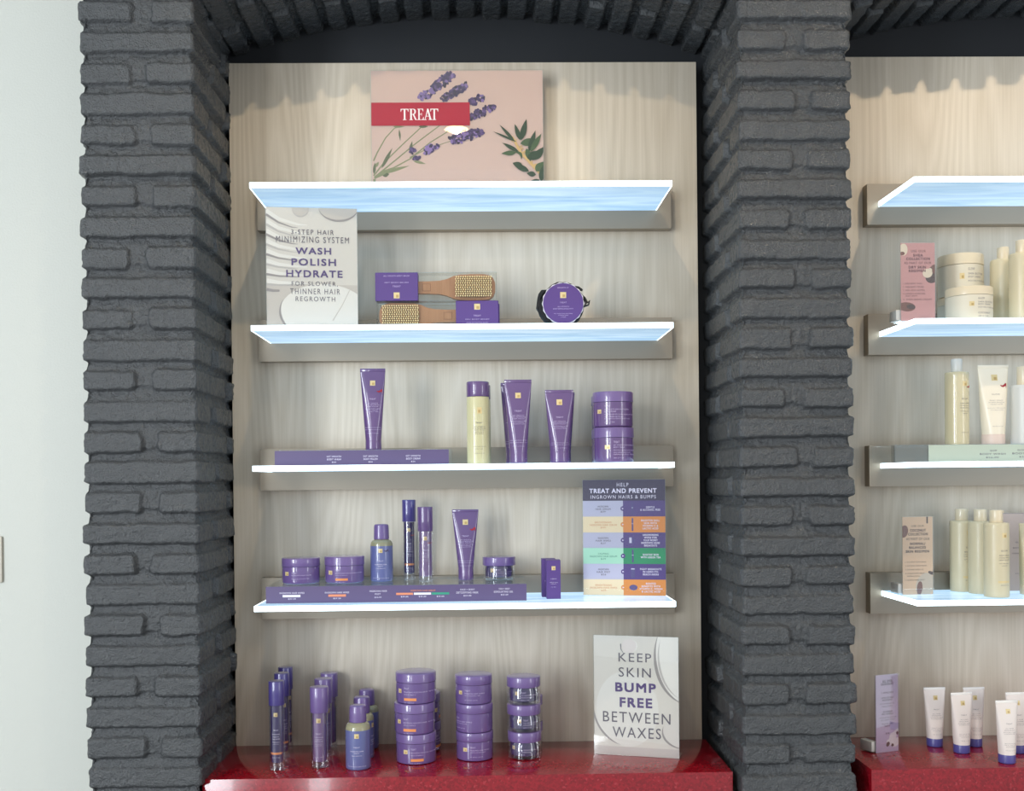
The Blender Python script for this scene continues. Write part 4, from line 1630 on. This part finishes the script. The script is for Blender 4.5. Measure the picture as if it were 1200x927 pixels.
GL = [('TREAT', 0.66, 0.09, 0.3), ('FACE + BODY EXFOLIATING GEL', 0.52, 0.07, 1.0), ('SMOOTHS AND BRIGHTENS', 0.4, 0.06, 0.8), ('50 ML 1.7 OZ', 0.25, 0.06, 0.5)]
cj = clear_jar('gel_jar', 'clear walled jar with purple lid at the riser end beside the tube', r, h, h * 0.38, M['ink_lilac'], GL)
cj.location = p


def carton(label, w, d, h):
    t = thing('carton', label, 'carton', group='small purple cartons')
    a = MB()
    a.box(-w / 2, w / 2, -d / 2, d / 2, 0, h, 0, bevel=0.0005, seg=1)
    b = a.bvh()
    print_logo(a, b, 0, h * 0.80, w * 0.28, 1, 2)
    for s, fz, fh, fw in [('TREAT', 0.51, 0.022, 0.45), ('INGROWN HAIR', 0.42, 0.016, 0.6), ('SERUM', 0.385, 0.016, 0.35), ('15 ML', 0.30, 0.018, 0.34)]:
        print_text(a, b, s, 0, h * fz, h * fh, 3, width=w * fw)
    a.build('printed_box', [M['purple_card'], M['gold'], M['gold_dark'], M['ink_white']], t)
    c = MB()
    c.box(-w * 0.49, w * 0.49, -d * 0.49, d * 0.49, h + 0.0001, h + 0.0006, 0)
    c.build('top_flap', M['purple_card'], t)
    return t


g = ground(649, 702.2, ZS[3])
wbx = px_w(16.5, g.y)
hbx = hgt(649, 657.2, g.y, ZS[3])
cb = carton('small upright purple carton standing before another beside the chart sign', wbx, wbx, hbx)
cb.location = (g.x, g.y + wbx / 2, ZS[3] + 0.0006)
dup(cb, 'small purple carton half hidden behind another beside the chart sign', (g.x - 0.008, g.y + wbx * 1.5 + 0.006, ZS[3] + 0.0006))

# ------------------------------------------------------------------ counter products
z = ZC + 0.0006
G = 'orange banded serums on the counter'
p = on(325, 903.6, z, 0.016)
r = px_w(18.3, p.y) / 2
h = hgt(325, 799.5, p.y - r, z)
a1 = serum('serum_bottle', 'front orange banded serum bottle of the row on the red counter', r, h, h * 0.27, M['dark_purple'], M['indigo'], M['orange'], group=G)
a1.location = p
dup(a1, 'middle orange banded serum bottle of the row on the red counter', on(331.2, 890, z, r), 0.5)
dup(a1, 'rear orange banded serum bottle of the row on the red counter', on(335.5, 879.5, z, r), 0.9)
G = 'mauve serums on the counter'
p = on(375, 901, z, 0.018)
r = px_w(20.4, p.y) / 2
h = hgt(375, 806.5, p.y - r, z)
a1 = serum('serum_bottle', 'front mauve serum bottle of its row on the red counter', r, h, h * 0.315, MAUVE, M['purple_lid'], None, group=G, cap_k=1.06)
a1.location = p
dup(a1, 'middle mauve serum bottle of its row on the red counter', on(379.8, 887.5, z, r), 0.9)
dup(a1, 'rear mauve serum bottle of its row on the red counter', on(386.5, 878, z, r), 1.6)
G = 'mist bottles on the counter'
p = on(420, 903.3, z, 0.026)
r = px_w(29.4, p.y) / 2
h = hgt(420, 827.5, p.y - r * 0.6, z)
a1 = mist('mist_bottle', 'front blue-purple mist bottle of the row on the red counter', r, h, group=G)
a1.location = p
dup(a1, 'middle blue-purple mist bottle of the row on the red counter', on(424.5, 890.5, z, r), 1.2)
dup(a1, 'rear blue-purple mist bottle of the row on the red counter', on(430.5, 879, z, r) - Vector((0, 0.0, 0)), 1.9)

# jar stacks
G = 'orange banded jars stacked on the counter'
p = on(488, 897, z, 0.043)
r = px_w(47.4, p.y) / 2
hh = 0.0628
a1 = jar('wipes_jar', 'orange banded purple jar at the bottom of its stack on the red counter', r, hh, hh * 0.31, M['purple_jar'], M['purple_lid'], M['ink_lilac'], JLO, logo_x=-0.42, band=M['orange'], group=G)
a1.location = p
a1.rotation_euler.z = -0.05
dup(a1, 'orange banded purple jar in the middle of its stack on the red counter', p + Vector((-0.0025, -0.002, hh + 0.0005)), -0.36)
dup(a1, 'orange banded purple jar topmost in its stack on the red counter', p + Vector((0.0005, 0.002, 2 * hh + 0.001)), -0.4)
q = Vector((p.x + 0.006, YB - r - 0.006, z))
dup(a1, 'purple jar on the counter behind the orange banded stack, lower', Vector((q.x, q.y, q.z)), 1.0)
dup(a1, 'purple jar on the counter behind the orange banded stack, upper', Vector((q.x - 0.001, q.y, q.z + hh + 0.0005)), 1.4)
G = 'plain purple jars stacked on the counter'
p = on(556.5, 893, z, 0.039)
r = px_w(43.6, p.y) / 2
hh = 0.0595
JP = [('TREAT', 0.70, 0.08, 0.3), ('INGROWN HAIR WIPES', 0.56, 0.06, 1.0), ('GENTLE & ALCOHOL FREE', 0.46, 0.05, 0.8), ('50 WIPES 160 ML', 0.22, 0.05, 0.7)]
a1 = jar('wipes_jar', 'plain purple jar at the bottom of the stack of three on the red counter', r, hh, hh * 0.32, M['purple_jar'], M['purple_lid'], M['ink_lilac'], JP, logo_x=-0.5, group=G)
a1.location = p
dup(a1, 'plain purple jar in the middle of the stack of three on the red counter', p + Vector((-0.0003, -0.001, hh + 0.0005)), -1.0)
dup(a1, 'plain purple jar topmost in the stack of three on the red counter', p + Vector((-0.001, 0.001, 2 * hh + 0.001)), -0.25)
G = 'clear walled jars stacked on the counter'
p = on(615, 891.5, z, 0.036)
r = px_w(39.6, p.y) / 2
hh = 0.0575
a1 = clear_jar('gel_jar', 'clear walled jar at the bottom of its stack on the red counter', r, hh, hh * 0.36, M['ink_lilac'], GL, group=G)
a1.location = p
a1.rotation_euler.z = -0.4
dup(a1, 'clear walled jar in the middle of its stack on the red counter', p + Vector((-0.001, -0.0015, hh + 0.0005)), 0.15)
dup(a1, 'clear walled jar topmost in its stack on the red counter', p + Vector((-0.001, 0.001, 2 * hh + 0.001)), 0.0)
q = Vector((p.x + 0.008, YB - r - 0.006, z))
dup(a1, 'clear walled jar on the counter behind the front clear stack, lower', q, 1.0)
dup(a1, 'clear walled jar on the counter behind the front clear stack, upper', q + Vector((0, 0, hh + 0.0005)), 1.3)

# ------------------------------------------------------------------ second bay
Z2 = SHELF2_Z


def slim_sign(label, pl, pr_, Y, z, ptop, rz, base, ink, texts, q, deco, foot=0.04):
    W = (at(pr_, 500, Y) - at(pl, 500, Y)).length / math.cos(rz)
    c = (at(pl, 500, Y) + at(pr_, 500, Y)) / 2
    hs = at((pl + pr_) / 2, ptop, Y).z - z
    t = thing('sign', label, 'sign', (c.x, Y, z + 0.0006), rz)
    card = Card(*q, W, hs)
    deco(card)
    for s, x0, x1, y0, y1, b_ in texts:
        card.text(s, x0, x1, y0, y1, ink, b_)
    card.build('printed_card', base, t)
    holder(t, W, hs, foot)
    b = MB()
    b.box(-W / 2 - 0.009, -W / 2 + 0.006, 0.0036, foot, 0.0026, 0.024, bevel=0.001)
    b.build('side_foot', M['foot'], t)
    return t


nut_w = mat('card_shea_cream', (232, 214, 190), 0.5)
nut_d = mat('card_shea_husk', (74, 46, 40), 0.5)
nut_m = mat('card_shea_brown', (120, 72, 58), 0.5)


def deco_pink(c):
    c.ell(296, 478, 20, 34, nut_w)
    c.ell(290, 500, 12, 10, nut_m)
    c.ell(440, 618, 36, 52, nut_d, 0.4, 18)
    c.ell(446, 588, 20, 26, nut_m, 0.2)
    c.ell(412, 612, 24, 26, nut_w, 0.2)
    c.ell(424, 596, 10, 14, nut_w, 0.2)
    c.ell(310, 800, 42, 26, nut_m, 0.1)
    c.ell(330, 800, 22, 14, nut_d, 0.1)


ink_br = mat('brown_ink', (112, 62, 66), 0.5)
slim_sign('narrow pink sign reading use our shea collection beside frosted jars', 1057, 1097, 1.612, Z2[1], 285, 0.0, mat('pink_card', (206, 150, 146), 0.45), ink_br,
          [('USE OUR', 333, 404, 480, 494, 0), ('SHEA', 342, 390, 503, 518, .02), ('COLLECTION', 308, 424, 523, 538, .02), ('AS PART OF OUR', 298, 430, 547, 560, 0), ('DRY SKIN', 320, 404, 570, 585, .02), ('REGIMEN', 320, 402, 591, 605, .02),
           ('1. SHEA BODY WASH', 292, 386, 665, 674, 0), ('2. SHEA BODY POLISH', 292, 392, 684, 693, 0), ('3. SHEA BODY BUTTER', 292, 398, 703, 712, 0), ('4. LUMINOUS HYDRATING', 292, 400, 722, 731, 0), ('BODY SERUM', 306, 360, 735, 743, 0), ('5. SHEA HAND CREAM', 292, 430, 754, 763, 0)],
          (282, 448, 441, 880), deco_pink)


def deco_peach(c):
    c.ell(372, 290, 26, 40, nut_m, 0.2)
    c.rect(516, 526, 180, 240, nut_d)
    c.ell(505, 630, 58, 78, mat('card_coconut', (206, 188, 168), 0.5), 0.3, 20)
    c.ell(470, 650, 18, 44, nut_m, 0.1)
    c.ell(545, 555, 22, 10, nut_d, 0.4)


ink_dk = mat('dark_brown_ink', (84, 62, 58), 0.5)
gq = ground(1074, 697, Z2[3])
slim_sign('narrow peach sign reading coconut collection beside three cream bottles', 1056, 1092.5, gq.y, Z2[3], 606, R_(4), mat('peach_card', (226, 190, 156), 0.45), ink_dk,
          [('USE OUR', 420, 500, 250, 262, 0), ('COCONUT', 410, 512, 275, 292, .02), ('COLLECTION', 398, 524, 299, 316, .02), ('AS PART OF OUR', 386, 536, 330, 346, 0), ('NORMAL/', 410, 508, 360, 376, .02), ('BALANCED', 404, 512, 384, 400, .02), ('SKIN REGIMEN', 382, 532, 409, 425, .02),
           ('1. COCONUT BODY WASH', 378, 512, 480, 488, 0), ('2. COCONUT BODY POLISH', 378, 516, 504, 512, 0), ('3. COCONUT BODY OIL', 378, 496, 528, 536, 0), ('4. LUMINOUS BODY CREAM', 378, 500, 552, 560, 0), ('HYDRATION', 390, 470, 570, 578, 0), ('5. COCONUT HAND CREAM', 378, 500, 594, 602, 0)],
          (362, 556, 198, 690), deco_peach)


def deco_lilac(c):
    fl = mat('card_flower_white', (226, 212, 216), 0.5)
    for x, y, a, b in ((270, 620, 22, 30), (290, 600, 14, 28), (250, 650, 22, 18), (295, 650, 20, 26), (275, 660, 26, 18), (300, 585, 8, 14)):
        c.ell(x, y, a, b, fl, 0.5)
    c.ell(238, 660, 11, 15, nut_d, 0.5)
    c.ell(268, 668, 9, 9, nut_d)
    c.ell(300, 600, 7, 10, ink_dk)


gl, gr = ground(1021.7, 884, ZC), ground(1052, 879, ZC)
t = slim_sign('narrow lilac sign reading all over deodorant on the second red counter', 1021.7, 1052, (gl.y + gr.y) / 2, ZC, 791, R_(20), mat('lilac_card', (192, 170, 198), 0.45), mat('plum_ink', (92, 62, 96), 0.5),
              [('ALL OVER', 204, 270, 280, 296, .02), ('DEODORANT', 194, 276, 298, 312, .02), ('3 APPROVED', 196, 276, 350, 361, 0.01), ('ULTRA-LIKE AND', 196, 276, 380, 390, .01), ('ABSORBENT', 200, 270, 394, 404, .01), ('LIGHT AS AIR AND NEVER STICKY', 186, 284, 416, 424, 0), ('FEELS SOFT', 200, 270, 432, 440, 0),
               ('ALUMINUM', 206, 268, 462, 472, .01), ('FREE FORMULA', 196, 272, 476, 486, .01), ('STAYS FRESH FOR HOURS ON', 182, 292, 498, 506, 0), ('ALL SKIN TYPES', 190, 284, 512, 520, 0), ('MULTI-USE', 198, 272, 534, 543, .01), ('SAFE', 218, 252, 548, 557, .01), ('$18', 224, 246, 590, 602, .01)],
              (160, 308, 250, 705), deco_lilac)


def frosted_jar(label, r, h):
    G = 'frosted cream jars'
    t = jar('frosted_jar', label, r, h, h * 0.27, M['frost'], M['cream_lid'], M['ink_grey'],
            [('GLOW', 0.80, 0.08, 0.3), ('SHEA BUTTER', 0.66, 0.06, 0.75), ('BODY CREAM', 0.56, 0.06, 0.6), ('RICH DAILY MOISTURE', 0.44, 0.05, 0.9), ('COCONUT', 0.2, 0.07, 0.6), ('200 G 7 OZ', 0.08, 0.05, 0.5)], logo_x=-0.3, group=G)
    return t


z = Z2[1] + 0.0006
Y = 1.624
r = px_w(53, Y) / 2
h = hgt(1136, 334, Y - r, z)
a1 = frosted_jar('frosted cream jar in front, beside the pink sign', r, h)
a1.location = at_depth(1136.5, Y + 0.002, z)
Yb = Y + 2 * r + 0.003
dup(a1, 'frosted cream jar hidden behind the front jar, under another', at_depth(1126, Yb, z), 0.6, scale=(1, 1, 0.93))
hb_ = hgt(1127, 295.5, Yb - r, z) - h * 0.93
dup(a1, 'frosted cream jar raised on another jar behind the front jar', at_depth(1127, Yb, z + h * 0.93 + 0.0005), -0.05, scale=(1, 1, hb_ / h))


def bottle(name, label, r, h, cap_r, cap_h, body_m, cap_m, lines, band=None, group=None, logo_x=0.0, shoe=False, flip=False, tip=False):
    t = thing(name, label, 'bottle', group=group)
    hb = h - cap_h
    a = MB()
    a.lathe([(r * 0.93, 0), (r * 0.985, 0.001), (r, 0.004), (r, hb - 0.007), (r * 0.985, hb - 0.003), (r * 0.93, hb - 0.0007), (cap_r * 0.9, hb)], 0, 40)
    b = a.bvh()
    print_logo(a, b, r * logo_x, hb * 0.83, r * 0.42, 1, 2)
    for s, fz, fh, fw in lines:
        print_text(a, b, s, r * logo_x, hb * fz, hb * fh, 3, width=r * fw)
    if band:
        print_rect(a, b, r * logo_x - r * 0.55, r * logo_x + r * 0.55, hb * 0.195, hb * 0.225, 4)
    if shoe:
        print_shoe(a, b, r * (logo_x + 0.38), hb * 0.79, r * 0.4, 5)
    a.build('body', [body_m, M['gold'], M['gold_dark'], M['ink_grey'], band or M['gold'], M['red_ink']], t)
    c = MB()
    c.lathe([(cap_r * 0.97, hb), (cap_r, hb + 0.001), (cap_r, h - 0.0015), (cap_r * 0.96, h - 0.0003), (cap_r * 0.9, h), (cap_r * 0.2, h)], 0, 36)
    if flip:
        c.box(-cap_r * 0.2, cap_r * 1.12, -cap_r * 0.35, cap_r * 0.35, h - 0.006, h - 0.0012, 0, bevel=0.001)
    c.build('cap', cap_m, t)
    return t


BL = [('GLOW', 0.615, 0.02, 0.6), ('BODY WASH', 0.555, 0.016, 0.85), ('COCONUT WATER', 0.525, 0.012, 0.95), ('ORANGE BLOSSOM', 0.495, 0.012, 0.95), ('SOFT SKIN DAILY', 0.45, 0.01, 0.9), ('CLEANSER', 0.42, 0.01, 0.5), ('250 ML 8.4 FL OZ', 0.16, 0.012, 0.7)]
Y = 1.69
r = px_w(29, Y) / 2
b1 = bottle('lotion_bottle', 'cream bottle next to the frosted jars, shorter than its neighbour', r, hgt(1175, 287, Y - r, z), px_w(13.6, Y) / 2, 0.027, M['cream'], M['cream_lid'], BL, group='cream bottles on the jar shelf', logo_x=0.35)
b1.location = at_depth(1177, Y, z)
Y = 1.62
r = px_w(30, Y) / 2
b2 = bottle('lotion_bottle', 'tall cream bottle cut by the picture edge on the jar shelf', r, hgt(1200, 278.5, Y - r, z), px_w(15, Y) / 2, 0.028, M['cream'], M['cream_lid'], BL, group='cream bottles on the jar shelf', logo_x=0.3)
b2.location = at_depth(1199.5, Y, z)

# grey-green riser with the bottles of the third shelf
Y3 = 1.6156
z = Z2[2]
h3 = at(1140, 520.8, Y3).z - z
x0, x1 = at(1048.5, 530, Y3).x, at(1048.5, 530, Y3).x + 0.42
sw = (at(1088, 530, Y3).x - x0) / 0.42
ig = M['ink_grey']
W3 = 0.42 * (1 - sw)


def s3(px): return (at(px, 530, Y3).x - at(1088, 530, Y3).x) / W3 * 1000


LR = [('GLOW', s3(1160), s3(1168), 32, 42, ig), ('BODY WASH', s3(1148), s3(1178), 52, 63, ig), ('$26.00', s3(1155), s3(1170), 74, 83, ig), ('GLOW', s3(1192), s3(1202), 30, 40, ig), ('BODY POLISH', s3(1186), s3(1222), 50, 61, ig), ('$26.00', s3(1194), s3(1209), 72, 81, ig)]
riser('acrylic_riser', 'clear riser with pale grey-green price strip in the cream products bay', x0, x1, Y3, 0.13, z, h3, sw, 1.0, mat('grey_green_strip', (186, 194, 174), 0.45), LR, 'acrylic risers')
z = z + h3 + 0.0006
Y = 1.67
r = px_w(27, Y) / 2
oil = mat('pale_yellow_oil', (212, 199, 162), 0.2, coat=0.5)
t = bottle('lotion_bottle', 'pale yellow clear bottle standing on the grey-green riser', r, hgt(1122, 419.5, Y - r, z), px_w(12.6, Y) / 2, 0.028, oil, M['silver_frost'], BL, logo_x=0.3, shoe=True)
t.location = at_depth(1121.5, Y, z)
IV = [('GLOW', 0.62, 0.016, 0.26), ('BODY CREAM', 0.545, 0.012, 0.42), ('ORANGE BLOSSOM', 0.52, 0.012, 0.5), ('COCONUT WATER', 0.495, 0.012, 0.4), ('SILKY DAILY MOISTURE FOR', 0.45, 0.009, 0.56), ('ALL SKIN TYPES', 0.425, 0.009, 0.4), ('200 ML 6.7 OZ', 0.22, 0.01, 0.34)]
t = tube('squeeze_tube', 'ivory tube with red shoe mark standing on the grey-green riser', hgt(1163, 428, Y, z), px_w(36.5, Y), px_w(26, Y), 0.022, M['ivory'], M['pinkish'], M['ink_taupe'], IV, logo_z=0.84, shoe=True)
t.location = at_depth(1164, Y, z)
Y = 1.66
r = px_w(30, Y) / 2
t = bottle('lotion_bottle', 'frosted silver bottle at the picture edge on the grey-green riser', r, hgt(1200, 428, Y - r, z), px_w(16, Y) / 2, 0.04, M['silver_frost'], M['cream_lid'], BL, logo_x=0.0)
t.location = at_depth(1200.5, Y, z)

# cream bottles on the fourth shelf
z = Z2[3] + 0.0006
p = on(1168, 700.8, z, 0.026)
r = px_w(28.3, p.y) / 2
h = hgt(1167, 598, p.y - r, z)
b1 = bottle('lotion_bottle', 'cream bottle in front of the two others beside the peach sign', r, h, px_w(14.8, p.y) / 2, h * 0.142, M['cream'], M['cream_lid'], BL, band=M['gold'], group='cream bottles beside the peach sign', logo_x=0.22, flip=True)
b1.location = p
p2 = on(1149.5, 696.7, z, r)
dup(b1, 'cream bottle turned away between the two other cream bottles', p2, 1.57, group='cream bottles beside the peach sign')
p3 = at_depth(1126, 1.7455, z)
dup(b1, 'cream bottle nearest the peach sign, set back behind its neighbour', p3, 0.0)
# pale carton behind and the yellow tube at the edge
g = ground(1190, 692.5, z)
pinkc = mat('dusty_pink_carton', (196, 176, 166), 0.5)
t = thing('carton', 'dusty pink carton behind the cream bottles at the picture edge', 'carton', (at(1200, 650, 1.745).x, 1.745, z))
a = MB()
wc = 0.06
hc = hgt(1190, 602, 1.733, z)
a.box(-wc, wc, -0.012, 0.02, 0, hc, 0, bevel=0.0008, seg=1)
bb = a.bvh()
for s, zz_, hh_, ww_ in (('GLOW', 0.62, .02, .018), ('BODY WASH', .55, .016, .03), ('COCONUT WATER', .48, .014, .034), ('250 ML', .22, .012, .02)):
    print_text(a, bb, s, -0.016, hc * zz_, hc * hh_, 1, width=ww_)
a.build('printed_box', [pinkc, M['ink_grey']], t)
a = MB()
a.box(-wc * 0.98, wc * 0.98, -0.0115, 0.0195, hc + 0.0001, hc + 0.0006)
a.build('top_flap', pinkc, t)
p = on(1208, 697.5, z, 0.02)
t = tube('squeeze_tube', 'yellow-cream tube cut by the picture edge before the dusty pink carton', hgt(1205, 613, p.y, z), px_w(27, p.y), px_w(24, p.y), 0.02, M['cream'], M['cream_lid'], M['ink_taupe'], IV)
t.location = p

# white tubes on the second counter
z = ZC + 0.0006
WL = [('TREAT', 0.625, 0.020, 0.28), ('ALL OVER', 0.555, 0.014, 0.36), ('DEODORANT', 0.525, 0.014, 0.44), ('WHOLE BODY CREAM', 0.495, 0.012, 0.56), ('ALUMINUM FREE', 0.47, 0.012, 0.5), ('SMOOTHS ON CLEAR', 0.32, 0.011, 0.5), ('FOR ALL SKIN TYPES', 0.295, 0.011, 0.52), ('STAYS FRESH', 0.27, 0.011, 0.4), ('100 ML 3.4 OZ', 0.21, 0.012, 0.42)]
p = on(1127, 883.8, z, 0.0165)
G = 'white tubes with violet caps on the counter'
h = hgt(1127, 811.5, p.y, z)
w1 = tube('squeeze_tube', 'white tube with violet cap in front of another, second in from the lilac sign', h, px_w(26.6, p.y), px_w(18.6, p.y), 0.018, M['white_tube'], M['blue_cap'], M['ink_taupe'], WL, group=G, logo_z=0.83, crimp_m=M['white_crimp'])
w1.location = p
w1.rotation_euler.z = 0.12
for px, py, rz, lab in ((1095.3, 876, 0.03, 'white tube with violet cap nearest the lilac sign, standing alone'), (1141.5, 876, 0.05, 'white tube with violet cap behind the second tube from the lilac sign'),
                        (1180, 895.8, 0.08, 'front white tube with violet cap near the picture edge'), (1191.5, 883.8, 0.05, 'white tube with violet cap behind the front one, at the picture edge')):
    dup(w1, lab, on(px, py, z, 0.0165), rz)
